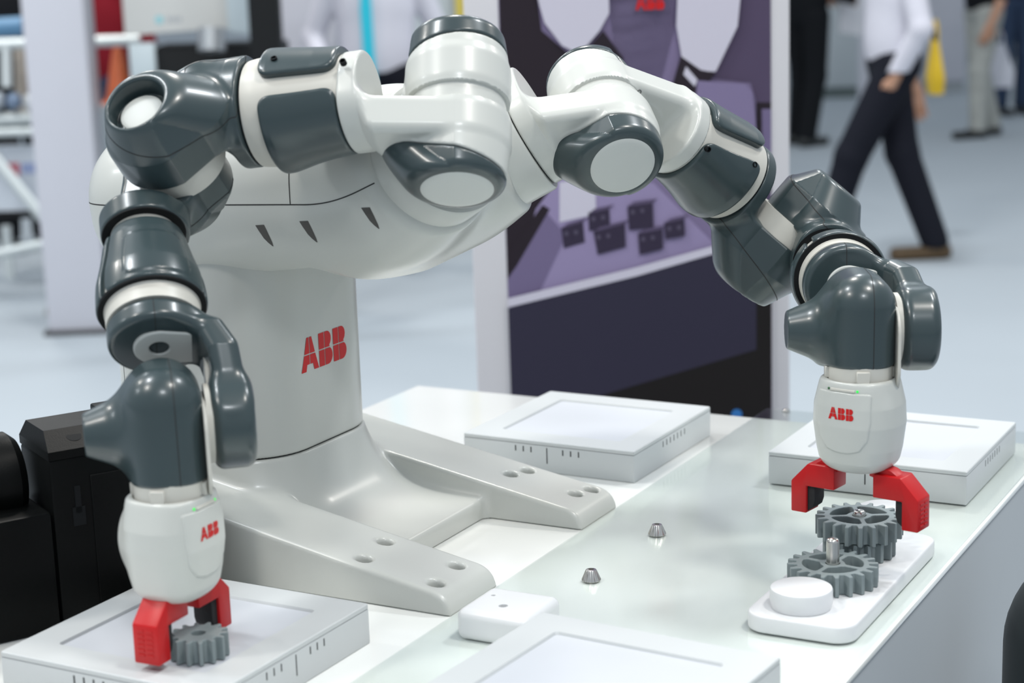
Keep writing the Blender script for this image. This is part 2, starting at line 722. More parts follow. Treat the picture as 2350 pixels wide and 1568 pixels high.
column = sdf_obj('column', column_f, (-0.215, -0.125, 0.99), (0.04, 0.125, 1.245), 0.0024, M_WHITE, robot, key='column')
seam('column', lambda V: V[:, 0] + 0.165, column, w=0.0006)

LEG_TOP = lambda x: 0.9680 - 0.185 * x
HOLES = []
for px, py in ((884, 1242), (835, 1281), (1048, 1297), (1000, 1337), (1210, 1079), (1171, 1087), (1356, 1122), (1320, 1132)):
    HOLES.append(onplane(px, py, (0.185, 0, 1), (0, 0, 0.9680)))


def base_f(P):
    x, y, z = P.T
    d2 = np.maximum(rrect(x, y, -0.200, 0.0225, 0.112, 0.070), 0)
    top = 0.9260 - 0.030 * np.maximum(x - 0.05, 0) + 0.0775 * np.exp(-d2 / 0.023)
    d = smax((z - top) * 0.55, np.maximum(np.maximum(x - 0.152, -0.22 - x), np.abs(y) - 0.112), 0.006)
    d = smax(d, z - 1.0, 0.004)
    for y0, y1 in ((-0.1815, -0.089), (0.097, 0.1860)):
        leg = poly2(x, z, [(-0.237, 0.85), (0.285, 0.85), (0.285, LEG_TOP(0.285)), (-0.237, LEG_TOP(-0.237))])
        leg = smax(np.maximum(leg, z - LEG_TOP(x)), x - 0.2690, 0.022)
        leg = ext(leg, y, y0, y1, 0.0045)
        d = smin(d, leg, 0.010)
    back = rbox(x + 0.22, y, z - 0.93, 0.02, 0.17, 0.055, 0.01)
    d = smin(d, back, 0.01)
    for h in HOLES:
        r = np.hypot(x - h[0], y - h[1])
        d = smax(d, -np.maximum(r - 0.0075, h[2] - 0.019 - z), 0.005)
    return np.maximum(d, 0.9003 - z)


base = sdf_obj('base', base_f, (-0.25, -0.195, 0.893), (0.28, 0.195, 1.02), 0.0026, M_WHITE, robot, key='base')
for h in HOLES:
    lathe_obj('bolt', [(0.0066, -0.020), (0.0066, -0.0125), (0.0056, -0.012), (0.003, -0.012), (0.003, -0.015), (0.0005, -0.015)], M_SCREW, base, 16,
              frame(h, (1, 0, 0), (0, 1, 0), (0, 0, 1)))

prism_obj('joint_gap', rounded_rect(-0.1975, -0.1095, 0.0200, 0.1095, 0.0675, 10), 0.995, 1.006, M_SEAM, column)

# red logo on the front corner of the column
p_logo, n_ = march(column_f, 744, 800)
n_[2] = 0
n_ /= np.linalg.norm(n_)
t_ = np.array([-n_[1], n_[0], 0])
logo_obj('logo', frame(p_logo, t_, (0, 0, 1), n_), 0.0355, M_LOGO, column, column_f, 0.0004, 0.90)


# ---- arm links ------------------------------------------------------------
def bracket(s, l, v, va, Rc, L, lat, v0, v1, fr, ft, hullr, kf=0.016, l0=0.0, spread=0.9):
    """joint housing round the v axis and an arm towards +s that ends in a flange disc (va: height over the arm axis)"""
    S = ext(ucap(s, l, 0, l0, Rc, L - ft * 0.6, lat, hullr), v, v0, v1, 0.009)
    S = smax(S, np.hypot(l - lat, va) - (fr + np.maximum(0, (L - ft - s) * spread)), 0.012)
    fl = rcyl(np.hypot(l - lat, va), s, fr, L - ft, L, 0.003)
    return smax(smin(S, fl, kf), s - L, 0.002)


def egg(s, l, v, Rc, tip, tl, tr, vb, vtop, rim, l0=0.0, rd=0.008, p=1.25):
    """tapered cap: drop-shaped at vb, round with radius rim at vtop"""
    t = np.clip((v - vb) / (vtop - vb), 0, 1) ** p
    d = ucap(s, l, 0, l0, Rc + (rim - Rc) * t, 1e-4 + tip * (1 - t), l0 + tl * (1 - t), tr + (rim * 0.99 - tr) * t)
    return smax(d * 0.85, v - vtop, rd)


def disc(parent, Fr, r, z, dome=0.0015, m=None, name='cap_disc'):
    """round cover plate, slightly domed, in a frame whose z points outwards"""
    prof = [(r, z - 0.004), (r, z), (r - 0.0008, z + 0.0006)] + [(r * k, z + 0.0006 + dome * (1 - k * k)) for k in (0.8, 0.6, 0.4, 0.2, 0.02)]
    return lathe_obj(name, prof, m or M_DISC, parent, 48, Fr)


def screw(parent, Fr, r=0.0022):
    lathe_obj('screw', [(r, -0.002), (r, 0.0002), (r * 0.6, 0.0003), (r * 0.55, -0.001), (0.0001, -0.001)], M_SCREW, parent, 14, Fr)


def sub_frame(Fr, o, x, y, z):
    Fr = np.asarray(Fr, float)
    R = Fr[:, :3]
    return frame(to_world(Fr, o), R @ np.asarray(x, float), R @ np.asarray(y, float), R @ np.asarray(z, float))


def split(name, fn, cut, lo, hi, h, ma, mb, parent, Fr, na, nb, gap=0.0004):
    """one housing cut in a body (cut<0) and a cap (cut>0)"""
    a = sdf_obj(na, lambda P: np.maximum(fn(P), cut(P) + gap), lo, hi, h, ma, parent, Fr, key=na)
    b = sdf_obj(nb, lambda P: np.maximum(fn(P), gap - cut(P)), lo, hi, h, mb, a, Fr, key=nb)
    return a, b


def ang_in(th, a0, a1):
    """signed angular distance (deg), negative inside [a0,a1]"""
    mid, half = (a0 + a1) / 2, (a1 - a0) / 2
    d = np.abs((th - mid + 180) % 360 - 180)
    return d - half


for side in 'RL':
    pre, rot = ARM[side]
    # L1: torso shoulder to the upright joint. frame: joint-2 frame before its turn; z = joint axis
    F1 = pre[1]

    zs = -0.008 if side == 'R' else 0.0125

    def l1(P):
        s, l, v = -P[:, 1], P[:, 0], P[:, 2] - zs
        b = bracket(s, l, v, P[:, 2], 0.0474, 0.0725, -0.03, 0.006, 0.046, 0.060, 0.020, 0.048, spread=2.2)
        return b, egg(s, l, v, 0.0470, 0.036, -0.010, 0.031, 0.040, 0.0785, 0.0425, rd=0.009), v, s
    vb1 = lambda s: 0.0500 - 0.16 * s
    vb2 = lambda s: 0.0555 - 0.30 * s

    def l1w(P):
        b, e, v, s = l1(P)
        return smin(b, smax(np.maximum(e, 0.006 - v), v - vb1(s) + 0.0004, 0.002), 0.005)

    def l1d(P):
        b, e, v, s = l1(P)
        return smax(e, vb1(s) + 0.0004 - v, 0.0022)
    a1 = sdf_obj('shoulder_link', l1w, (-0.105, -0.085, -0.07), (0.06, 0.06, 0.09), VOX, M_WHITE, robot, F1)
    c1 = sdf_obj('end_cap', l1d, (-0.06, -0.08, 0.01), (0.06, 0.06, 0.10), VOX, M_DARK, a1, F1)
    disc(c1, sub_frame(F1, (0, 0, 0), (1, 0, 0), (0, 1, 0), (0, 0, 1)), 0.0325, 0.0785 + zs)
    lathe_obj('joint_neck', [(0.0440, zs - 0.012), (0.0440, zs + 0.008)], M_WHITE, a1, 48, F1)

    # L2: upright joint to the upper arm. frame: joint 2
    F2 = rot[1]

    def l2(P):
        s, l, v = P[:, 1], P[:, 0], -(P[:, 2] - zs)
        b = bracket(s, l, v, P[:, 2], 0.0474, 0.090, -0.03, 0.008, 0.045, 0.0435, 0.018, 0.041, spread=2.0)
        return b, egg(s, l, v, 0.0470, 0.036, -0.008, 0.031, 0.040, 0.0785, 0.0425, rd=0.009), v, s

    def l2w(P):
        b, e, v, s = l2(P)
        return smin(b, smax(np.maximum(e, 0.009 - v), v - vb2(s) + 0.0004, 0.002), 0.005)

    def l2d(P):
        b, e, v, s = l2(P)
        return smax(e, vb2(s) + 0.0004 - v, 0.0022)
    a2 = sdf_obj('elbow_bracket', l2w, (-0.09, -0.06, -0.085), (0.06, 0.10, 0.055), VOX, M_WHITE, robot, F2)
    c2 = sdf_obj('end_cap', l2d, (-0.06, -0.06, -0.10), (0.06, 0.08, 0.0), VOX, M_DARK, a2, F2)
    if side == 'L':
        for px, py in ((1467, 211), (1562, 384)):
            p, n = march(l2w, px, py, F2, 1.5)
            screw(a2, on_normal(p, n), 0.0026)
    disc(c2, sub_frame(F2, (0, 0, 0), (1, 0, 0), (0, -1, 0), (0, 0, -1)), 0.0325, 0.0785 - zs)

    # upper arm barrel round joint-7 axis (fixed to the bracket)
    F7 = pre[2]
    core = lambda z: np.interp(z, [-0.083, -0.06, -0.02, -0.004, 0.006], [0.0420, 0.0440, 0.0490, 0.0495, 0.0482])
    up = lathe_obj('upper_arm', [(0.03, -0.0828), (0.0415, -0.0828)] + [(core(z), z) for z in np.linspace(-0.0815, 0.0060, 24)] + [(0.0470, 0.0070), (0.03, 0.0070)],
                   M_IVORY, robot, 72, F7)
    lathe_obj('joint_gap', [(0.0440, 0.0060), (0.0464, 0.0065), (0.0464, 0.0105), (0.044, 0.0105)], M_BLACKGAP, up, 48, F7)
    bulge = lambda z: 0.0050 + 0.0028 * np.exp(-((z + 0.018) / 0.020) ** 2)

    def cover(a0f, a1f, off, z0=-0.0815, z1=-0.010):
        def f(P):
            r = np.hypot(P[:, 0], P[:, 1])
            th = np.degrees(np.arctan2(P[:, 1], P[:, 0]))
            z = P[:, 2]
            ang = np.maximum((a0f(z) - th) % 360, 0) * 0
            w = (a1f(z) - a0f(z))
            rel = (th - a0f(z)) % 360
            inside = np.minimum(rel, w - rel)
            inside = np.where(rel > w, -np.minimum(rel - w, 360 - rel), inside)
            d_ang = -inside * np.pi / 180 * r
            d_r = r - (core(z) + off(z))
            d = smax(d_ang, np.maximum(z0 - z, z - z1), 0.012)
            d = smax(d, d_r, 0.0035)
            return np.maximum(d * 0.9, core(z) - 0.004 - r)
        return f
    if side == 'R':
        covs = [(lambda z: -66 + 0 * z, lambda z: 166 - 60 * (z + 0.05), bulge, (-0.012, -0.081)),
                (lambda z: 187 - 60 * (z + 0.05), lambda z: 282 + 0 * z, lambda z: 0.0075 + 0 * z, (-0.012, -0.081))]
        holes = [((628, 133), 0.0570), ((786, 140), 0.0515)]
    else:
        covs = [(lambda z: -133 - 190 * (z + 0.05), lambda z: 100 + 0 * z, bulge, (-0.008, -0.0815)),
                (lambda z: 112 + 0 * z, lambda z: 205 - 190 * (z + 0.05), lambda z: 0.0085 + 0 * z, (-0.006, -0.080))]
        holes = [((1626, 343), 0.0500), ((1733, 378), 0.0570)]
    for a0f, a1f, off, (zb, za) in covs:
        cv = sdf_obj('arm_cover', cover(a0f, a1f, off, za, zb), (-0.066, -0.066, -0.09), (0.066, 0.066, 0.0), VOX, M_DARK, up, F7)
    for (px, py), rr in holes:
        o_, d_ = (CAM_LOC - F7[:, 3]) @ F7[:, :3], ray(px, py) @ F7[:, :3]
        A_, B_, C_ = d_[0] ** 2 + d_[1] ** 2, 2 * (o_[0] * d_[0] + o_[1] * d_[1]), o_[0] ** 2 + o_[1] ** 2 - rr * rr
        D_ = B_ * B_ - 4 * A_ * C_
        if D_ > 0:
            t = (-B_ - math.sqrt(D_)) / (2 * A_)
            p = o_ + t * d_
            nrm = np.array([p[0], p[1], 0]) / math.hypot(p[0], p[1])
            tg = np.array([-nrm[1], nrm[0], 0])
            lathe_obj('screw_hole', [(0.0030, -0.004), (0.0030, 0.0005), (0.0022, 0.0007), (0.0020, -0.003), (0.0001, -0.003)], M_BLACKGAP, up, 16,
                      sub_frame(F7, p, tg, (0, 0, 1), nrm))

    # elbow: dark housing from the upper arm to joint 3. frame: joint 3 before its turn
    F3 = pre[3]

    def l7(P):
        s, l, v = -P[:, 0], P[:, 1], P[:, 2]
        b = bracket(s, l, v, v, 0.0475, 0.0700, -0.042, 0.016, 0.054, 0.0480, 0.016, 0.043, kf=0.022, spread=0.55)
        e = egg(s, l, v, 0.0475, 0.030, -0.014, 0.035, 0.050, 0.088, 0.0325, rd=0.009, p=1.1)
        d = smin(b, smax(e, 0.016 - v, 0.003), 0.006)
        # recessed round well in the cap
        r = np.hypot(P[:, 0] - 0.004, P[:, 1] - 0.004)
        return smax(d, -np.maximum(r - (0.0240 + 0.10 * (P[:, 2] - 0.065)), 0.068 - P[:, 2]), 0.004)
    a7 = sdf_obj('elbow_housing', l7, (-0.078, -0.105, -0.056), (0.06, 0.06, 0.096), VOX, M_DARK, robot, F3, key='elbow')
    seam('elbow', lambda V: V[:, 2] - (0.060 + 0.30 * V[:, 0]), a7, lambda p: p[:, 2] > 0.02, w=0.0005)
    disc(a7, sub_frame(F3, (0.004, 0.004, 0), (1, 0, 0), (0, 1, 0), (0, 0, 1)), 0.0195, 0.072)

    # hub between the two elbow halves, then the lower half. frame: joint 3
    G3 = rot[3]
    hub = lathe_obj('elbow_hub', [(0.02, -0.006), (0.0425, -0.006), (0.0425, 0.019), (0.02, 0.019)], M_IVORY, robot, 56, G3)
    screw(hub, sub_frame(G3, (0.030, 0.0305, 0.004), (0, 0, 1), (-0.7, 0.7, 0), (0.7, 0.7, 0)), 0.0028)

    def l3(P):
        s, l, v = P[:, 1], P[:, 0], -P[:, 2]
        b = bracket(s, l, v, v, 0.0480, 0.074, 0.0405, 0.004, 0.046, 0.0375, 0.022, 0.034, kf=0.018, l0=0.012, spread=0.9)
        e = egg(s, l, v, 0.0480, 0.020, 0.010, 0.036, 0.041, 0.0675, 0.0290, l0=0.012, rd=0.004, p=1.0)
        return smin(b, smax(e, 0.004 - v, 0.003), 0.004)
    a3 = sdf_obj('lower_elbow_housing', l3, (-0.06, -0.06, -0.085), (0.09, 0.085, 0.05), VOX, M_DARK, robot, G3, key='elbow2')
    seam('elbow2', lambda V: -V[:, 2] - (0.042 - 0.20 * V[:, 1]), a3, lambda p: p[:, 2] < -0.006, w=0.0005)

    # forearm barrel round joint-4 axis
    F4 = pre[4]
    fcore = lambda z: np.interp(z, [-0.094, -0.084, -0.07, -0.03, -0.006, -0.002, 0.013], [0.0285, 0.0300, 0.0340, 0.0405, 0.0425, 0.0405, 0.0402])
    fa = lathe_obj('forearm', [(0.02, -0.0945)] + [(fcore(z), z) for z in np.linspace(-0.094, 0.0125, 24)] + [(0.02, 0.013)], M_IVORY, robot, 64, F4)
    lathe_obj('joint_gap', [(0.020, -0.0905), (0.0368, -0.0903), (0.0366, -0.0890), (0.020, -0.0888)], M_BLACKGAP, fa, 48, F4)
    lathe_obj('joint_gap', [(0.030, -0.0060), (0.0462, -0.0060), (0.0458, -0.0032), (0.030, -0.0030)], M_BLACKGAP, fa, 56, F4)

    def fcover(a0, a1):
        def f(P):
            r = np.hypot(P[:, 0], P[:, 1])
            th = np.degrees(np.arctan2(P[:, 1], P[:, 0]))
            z = P[:, 2]
            d_ang = ang_in(th, a0, a1) * np.pi / 180 * r
            off = 0.0034 + 0.0022 * np.exp(-((z + 0.022) / 0.026) ** 2)
            # raised square pad in the middle of the cover
            pad = rbox((ang_in(th, a0, a1) + (a1 - a0) / 2) * np.pi / 180 * 0.045 - 0.0, z + 0.036, 0 * z, 0.030, 0.027, 1.0, 0.010)
            off = off + 0.0012 * np.clip(-pad / 0.003, 0, 1)
            d = smax(d_ang, np.maximum(-0.0835 - z, z + 0.004), 0.008)
            d = smax(d, r - (fcore(z) + off), 0.003)
            return np.maximum(d * 0.9, fcore(z) - 0.004 - r)
        return f
    for a0, a1 in ((-184, -56), (-46, 166)):
        sdf_obj('forearm_cover', fcover(a0, a1), (-0.055, -0.055, -0.09), (0.055, 0.055, 0.0), VOX, M_DARK, fa, F4)
    for ang, zz in ((-153, -0.0205),) if side == 'R' else ((-100, -0.02),):
        nrm = np.array([math.cos(math.radians(ang)), math.sin(math.radians(ang)), 0])
        tg = np.array([-nrm[1], nrm[0], 0])
        lathe_obj('screw_hole', [(0.0036, -0.004), (0.0036, 0.0004), (0.0027, 0.0006), (0.0024, -0.003), (0.0001, -0.003)], M_BLACKGAP, fa, 16,
                  sub_frame(F4, nrm * 0.0468 + [0, 0, zz], tg, (0, 0, 1), nrm))

    # wrist bracket: disc on joint 4, curved arm to joint 5. frame: joint 4
    G4 = rot[4]

    def l4(P):
        x, s, z = P[:, 0], -P[:, 1], P[:, 2]
        dsc = rcyl(np.hypot(x, s), z, 0.0405, 0.0130, 0.0345, 0.006)
        xc = -0.027 * np.clip((z - 0.03) / 0.06, 0, 1)
        path = [(0.0, 0.0225, 0.0085), (0.030, 0.0230, 0.0090), (0.045, 0.034, 0.0115), (0.0535, 0.054, 0.0125), (0.0555, 0.075, 0.0125), (0.0555, 0.10, 0.0125)]
        d2 = np.full(x.shape, 1e9)
        for (s0, z0, r0), (s1, z1, r1) in zip(path[:-1], path[1:]):
            d2 = np.minimum(d2, ucap(s, z, s0, z0, r0, s1, z1, r1))
        hwx = 0.024 + 0.010 * np.clip((z - 0.025) / 0.03, 0, 1)
        arm = smax(smin(d2, d2 + 0.001, 0.004), np.abs(x - xc) - hwx, 0.010)
        end = rcyl(np.hypot(x + 0.027, z - 0.1004), s, 0.0390, 0.0385, 0.0735, 0.009)
        d = smin(dsc, arm, 0.010)
        d = smin(d, end, 0.010)
        return np.maximum(d, 0.0378 - s - 10 * np.maximum(0.062 - z, 0))
    a4 = sdf_obj('wrist_bracket', l4, (-0.075, -0.082, 0.005), (0.048, 0.046, 0.148), VOX, M_DARK, robot, G4, key='wb')
    seam('wb', lambda V: V[:, 1] + 0.000, a4, lambda p: (p[:, 2] < 0.037) & (p[:, 0] < 0.05), w=0.0004)

    def ins(P):
        x, s, z = P[:, 0], -P[:, 1], P[:, 2]
        d = ext(ucap(x, s, 0.0, 0.002, 0.0215, -0.004, 0.032, 0.019), z, 0.029, 0.0378, 0.0015)
        return smax(d, -np.maximum(np.hypot(x, s - 0.002) - 0.0085, 0.0350 - z), 0.0015)
    sdf_obj('wrist_insert', ins, (-0.035, -0.06, 0.027), (0.03, 0.025, 0.04), 0.0012, M_DISC, a4, G4)
    box_obj('inner_strip', (-0.016, -0.0395, 0.064), (0.014, 0.0022, 0.024), M_IVORY, a4, 0.0015, 2, G4)

    # wrist body on joint 5. frame: joint 5 (y towards the gripper)
    G5 = rot[5]

    def l5(P):
        x, y, z = P.T
        q = ext(rrect(y * 1.0, z, -0.0575, 0.20, 0.0315, 0.0312), x - 0.011, -0.046, 0.046, 0.030)
        body = smax(q, y - (0.0375 if side == 'R' else 0.0275), 0.003)
        t = np.clip((-z - 0.016) / 0.049, 0, 1)
        cone = ext(np.hypot(x, y) - (0.0385 - 0.0205 * t), z, -0.0655, 0.01, 0.0015)
        d = smin(body, cone, 0.017)
        return np.maximum(d, z - 0.0312)
    a5 = sdf_obj('wrist', l5, (-0.05, -0.08, -0.072), (0.068, 0.054, 0.04), VOX, M_DARK, robot, G5, key='wrist')
    seam('wrist', lambda V: V[:, 2] - 0.0075, a5, w=0.0004)

    def plate(P):
        x, y, z = P.T
        q = rrect(y, x - 0.011, -0.026, 0.053, 0.0415, 0.024)
        return ext(q, z, 0.0300, 0.0332, 0.0008)
    sdf_obj('back_plate', plate, (-0.04, -0.075, 0.026), (0.062, 0.06, 0.038), 0.0014, M_IVORY, a5, G5)
    lathe_obj('wrist_hub', [(0.02, 0.034), (0.0335, 0.034), (0.0335, 0.0400), (0.02, 0.0400)], M_IVORY, a5, 48, G5)

    # tool flange collar. frame: joint 6
    G6 = rot[6]
    ce = 0.010 if side == 'R' else 0.0
    col = lathe_obj('tool_flange', [(0.02, -0.004 + ce), (0.0300, -0.004 + ce), (0.0300, 0.016 + ce), (0.02, 0.016 + ce)], M_IVORY, robot, 48, G6)
    for k in range(4):
        a = math.radians(20 + 90 * k)
        box_obj('flange_tab', (0.0305, 0, 0.0050 + ce), (0.0022, 0.0062, 0.0055), M_IVORY, col, 0.0008, 1,
                sub_frame(G6, (0, 0, 0), (math.cos(a), math.sin(a), 0), (-math.sin(a), math.cos(a), 0), (0, 0, 1)))

    # ---- gripper: x = finger line, y = logo side, z = down
    if side == 'L':
        gx, gy = np.array([0.985, -0.17, 0]), np.array([-0.17, -0.985, 0])
    else:
        gx, gy = np.array([-0.04, 1, 0]), np.array([1, 0.04, 0])
    gx, gy = gx / np.linalg.norm(gx), gy / np.linalg.norm(gy)
    GO = G6[:, 3] + np.array([0, 0, -0.0097 if side == 'L' else -0.0195])
    GF = frame(GO, gx, gy, (0, 0, -1))
    za = [0.0, 0.006, 0.024, 0.042, 0.066, 0.078, 0.086, 0.092]
    hw = lambda z: np.interp(z, za, [0.0340, 0.0358, 0.0405, 0.0415, 0.0385, 0.0360, 0.0335, 0.0305])
    hd = lambda z: np.interp(z, za, [0.0330, 0.0340, 0.0355, 0.0360, 0.0335, 0.0310, 0.0280, 0.0250])

    def shell(P, off=0.0):
        x, y, z = P.T
        a, b = hw(z) + off, hd(z) + off
        n = 2.7
        k = (np.abs(x / a) ** n + np.abs(y / b) ** n) ** (1 / n) + 1e-9
        d = (k - 1) * np.minimum(a, b)
        return d

    def grip(P):
        x, y, z = P.T
        d = shell(P)
        bump = ellips(x * 1.0, y + 0.030, z - 0.041, 0.025, 0.019, 0.033)
        d = smin(d, bump, 0.012)
        d = smax(d, z - 0.0910 + 4.5 * x * x + 3.0 * y * y, 0.010)
        d = smax(d, -z, 0.003)
        # open collar at the top
        return smax(d, -np.maximum(np.hypot(x, y) - 0.0305, z - 0.010), 0.002)
    g = sdf_obj('gripper', grip, (-0.05, -0.056, -0.006), (0.05, 0.046, 0.108), VOX, M_WHITE, robot, GF)
    fp = [(a_, 0.002 + b_ * 0.84) for a_, b_ in [(-0.024, 0.012), (0.024, 0.012), (0.0245, 0.04), (0.0215, 0.060), (0.015, 0.0705), (0.006, 0.0735), (-0.006, 0.0735), (-0.015, 0.0705), (-0.0215, 0.060), (-0.0245, 0.04)]]

    def fplate(P):
        x, y, z = P.T
        d = np.maximum(shell(P, 0.0011), -shell(P, -0.004))
        return np.maximum(smax(d, poly2(x, z, fp) - 0.003, 0.0012), -y)
    sdf_obj('front_plate', fplate, (-0.03, 0.02, 0.006), (0.03, 0.042, 0.08), 0.0014, M_WHITE, g, GF)

    def gsurf(Pw):
        q = (Pw - GF[:, 3]) @ GF[:, :3]
        return shell(q, 0.0011)
    logo_obj('logo', frame(to_world(GF, (0.0, 0.036, 0.0290)), GF[:, 0], -GF[:, 2], GF[:, 1]), 0.0112, M_LOGO, g, gsurf, 0.0003, 0.86)
    for lx in (-0.0145, 0.0145):
        zz = 0.0070
        yy = hd(zz) * (1 - abs(lx / hw(zz)) ** 2.7) ** (1 / 2.7)
        lathe_obj('indicator_light', [(0.0012, -0.001), (0.0012, 0.0004), (0.0006, 0.0009), (0.0001, 0.001)], M_GREEN if lx > 0 or side == 'R' else mat('green_indicator_dim', (0.01, 0.10, 0.02), 0.3), g, 12,
                  frame(to_world(GF, (lx, yy, zz)), GF[:, 0], GF[:, 2], GF[:, 1]))
    box_obj('light_bar', (0, hd(0.0070) * 0.993, 0.0073), (0.0125, 0.0012, 0.0013), M_IVORY, g, 0.0008, 2, GF)
    lathe_obj('camera_window', [(0.0085, -0.002), (0.0085, 0.0005), (0.0075, 0.0010), (0.0001, 0.0012)], M_DISC, g, 28,
              frame(to_world(GF, (0, -0.0482, 0.041)), GF[:, 0], -GF[:, 2], -GF[:, 1]))
    # red fingers
    gap = 0.0 if side == 'L' else -0.012
    for sgn in (-1, 1):
        if side == 'L':
            x_in, x_out, zt, zb, leg, inner = 0.020, 0.0660, 0.0893, 0.1388, 0.0165, 0.1118
        else:
            x_in, x_out, zt, zb, leg, inner = (0.004 if sgn < 0 else 0.011), (0.0480 if sgn < 0 else 0.0560), 0.0805, 0.1330, 0.0165, 0.1035
        pts = [(x_in, zt), (x_out - 0.018, zt), (x_out, zt + 0.019), (x_out, zb), (x_out - leg, zb), (x_out - leg, inner), (x_in, inner)]
        Ff = frame(GO, gx * sgn, (0, 0, -1), gy)
        fing = prism_obj('finger', pts, -0.0125, 0.0125, M_RED, g, Ff, 0.0014)
        prism_obj('finger_base', [(x_in - 0.006, zt - 0.010), (x_in + 0.016, zt - 0.004), (x_in + 0.024, zt + 0.001), (x_in + 0.004, zt + 0.006), (x_in - 0.006, zt + 0.004)], -0.0075, 0.0075, M_RED, g, Ff, 0.0008)
        prism_obj('finger_pad', [(x_out - leg - 0.0075, inner), (x_out - leg + 0.001, inner), (x_out - leg + 0.001, zb - 0.001), (x_out - leg - 0.0055, zb - 0.006), (x_out - leg - 0.0075, zb - 0.012)],
                  -0.0095, 0.0095, M_PAD, g, Ff, 0.0006)
        # raised marks down the outer face of the finger
        bm = bmesh.new()
        for k in range(6):
            for w_ in (-1, 1):
                add_box(bm, (x_out + 0.0001, zt + 0.0235 + k * 0.0042, w_ * 0.0045), (0.0004, 0.0010, 0.0032), 0, 1, Ff)
        bm_obj('grip_relief', bm, M_RED, g)
# ------------------------------------------------------------------ setting
M_FLOOR = mat('grey_hall_carpet', (0.34, 0.38, 0.415), 0.75, noise=0.05, nscale=1.3, bump=0.3, bscale=300)
M_WALL = mat('hall_wall_white', (0.62, 0.66, 0.70), 0.7, noise=0.03, nscale=0.4)
tag(box_obj('floor', (-3, 14, -0.05), (24, 24, 0.05), M_FLOOR), kind='structure')
tag(box_obj('wall_back', (-12, 30, 3.5), (22, 0.1, 3.5), M_WALL, Fr=frame((0, 0, 0), (0.88, 0.47, 0), (-0.47, 0.88, 0), (0, 0, 1))), kind='structure')

# ------------------------------------------------------------------ display table
M_TABLE = mat('table_white_laminate', (0.83, 0.84, 0.815), 0.16, coat=0.3, noise=0.015, nscale=4)
M_TSIDE = mat('table_side_shaded', (0.33, 0.355, 0.375), 0.45, noise=0.03)  # white side panels; their shade is painted in as grey
table = thing('display_table', (0.2, 0, 0), 'white glossy display table with white sides coloured grey as in shade that carries the robot', 'table')
TX0, TX1, TY0, TY1 = -0.237, 0.6485, -0.72, 0.603
box_obj('table_top', ((TX0 + TX1) / 2, (TY0 + TY1) / 2, 0.8971), ((TX1 - TX0) / 2, (TY1 - TY0) / 2, 0.0028), M_TABLE, table, 0.0008)
for nm, c, h in (('side_panel', (TX1 - 0.0120, (TY0 + TY1) / 2, 0.4470), (0.010, (TY1 - TY0) / 2 - 0.004, 0.4470)),
                 ('side_panel', (TX0 + 0.014, (TY0 + TY1) / 2, 0.4470), (0.010, (TY1 - TY0) / 2 - 0.004, 0.4470)),
                 ('front_panel', ((TX0 + TX1) / 2, TY0 + 0.014, 0.4470), ((TX1 - TX0) / 2 - 0.026, 0.010, 0.4470)),
                 ('back_panel', ((TX0 + TX1) / 2, TY1 - 0.014, 0.4470), ((TX1 - TX0) / 2 - 0.026, 0.010, 0.4470))):
    box_obj(nm, c, h, M_TSIDE, table, 0.002)

# clear acrylic sheet lying on the right half of the table
m = bpy.data.materials.new('clear_acrylic')
m.use_nodes = True
nt = m.node_tree
nt.nodes.clear()
out = nt.nodes.new('ShaderNodeOutputMaterial')
tr = nt.nodes.new('ShaderNodeBsdfTransparent')
tr.inputs[0].default_value = (0.955, 0.972, 0.966, 1)
gl = nt.nodes.new('ShaderNodeBsdfGlossy')
gl.inputs['Roughness'].default_value = 0.10
lw = nt.nodes.new('ShaderNodeLayerWeight')
lw.inputs['Blend'].default_value = 0.5
pw = nt.nodes.new('ShaderNodeMath')
pw.operation = 'POWER'
pw.inputs[1].default_value = 5.0
nt.links.new(lw.outputs['Facing'], pw.inputs[0])
fr = nt.nodes.new('ShaderNodeMath')
fr.operation = 'MULTIPLY_ADD'
fr.inputs[1].default_value = 0.60
fr.inputs[2].default_value = 0.03
nt.links.new(pw.outputs[0], fr.inputs[0])
mx = nt.nodes.new('ShaderNodeMixShader')
nt.links.new(fr.outputs[0], mx.inputs[0])
nt.links.new(tr.outputs[0], mx.inputs[1])
nt.links.new(gl.outputs[0], mx.inputs[2])
nt.links.new(mx.outputs[0], out.inputs[0])
M_ACR = m
PT = 0.9016
sheet = thing('acrylic_sheet', (0.46, 0, 0.9), 'clear acrylic sheet lying on the white table in front of the robot feet', 'sheet')
box_obj('sheet', ((0.2695 + 0.6455) / 2, (TY0 + 0.02 + 0.652) / 2, 0.90085), ((0.6455 - 0.2695) / 2, (0.652 - TY0 - 0.02) / 2, 0.0007), M_ACR, sheet, 0.0004, 1)
p = onz(1804, 946, PT)
lathe_obj('fixing_screw', [(0.0055, 0), (0.0055, 0.0012), (0.0045, 0.0034), (0.0022, 0.0044), (0.0020, 0.0030), (0.0001, 0.0030)], M_STEEL, sheet, 24,
          frame(p, (1, 0, 0), (0, 1, 0), (0, 0, 1)))


# ------------------------------------------------------------------ square light panels
M_PANEL = mat('light_panel_white', (0.50, 0.52, 0.525), 0.42, noise=0.01)
M_DIFF = mat('light_panel_diffuser', (0.48, 0.50, 0.535), 0.5)
M_SLOT = mat('dark_slot', (0.012, 0.014, 0.014), 0.7)


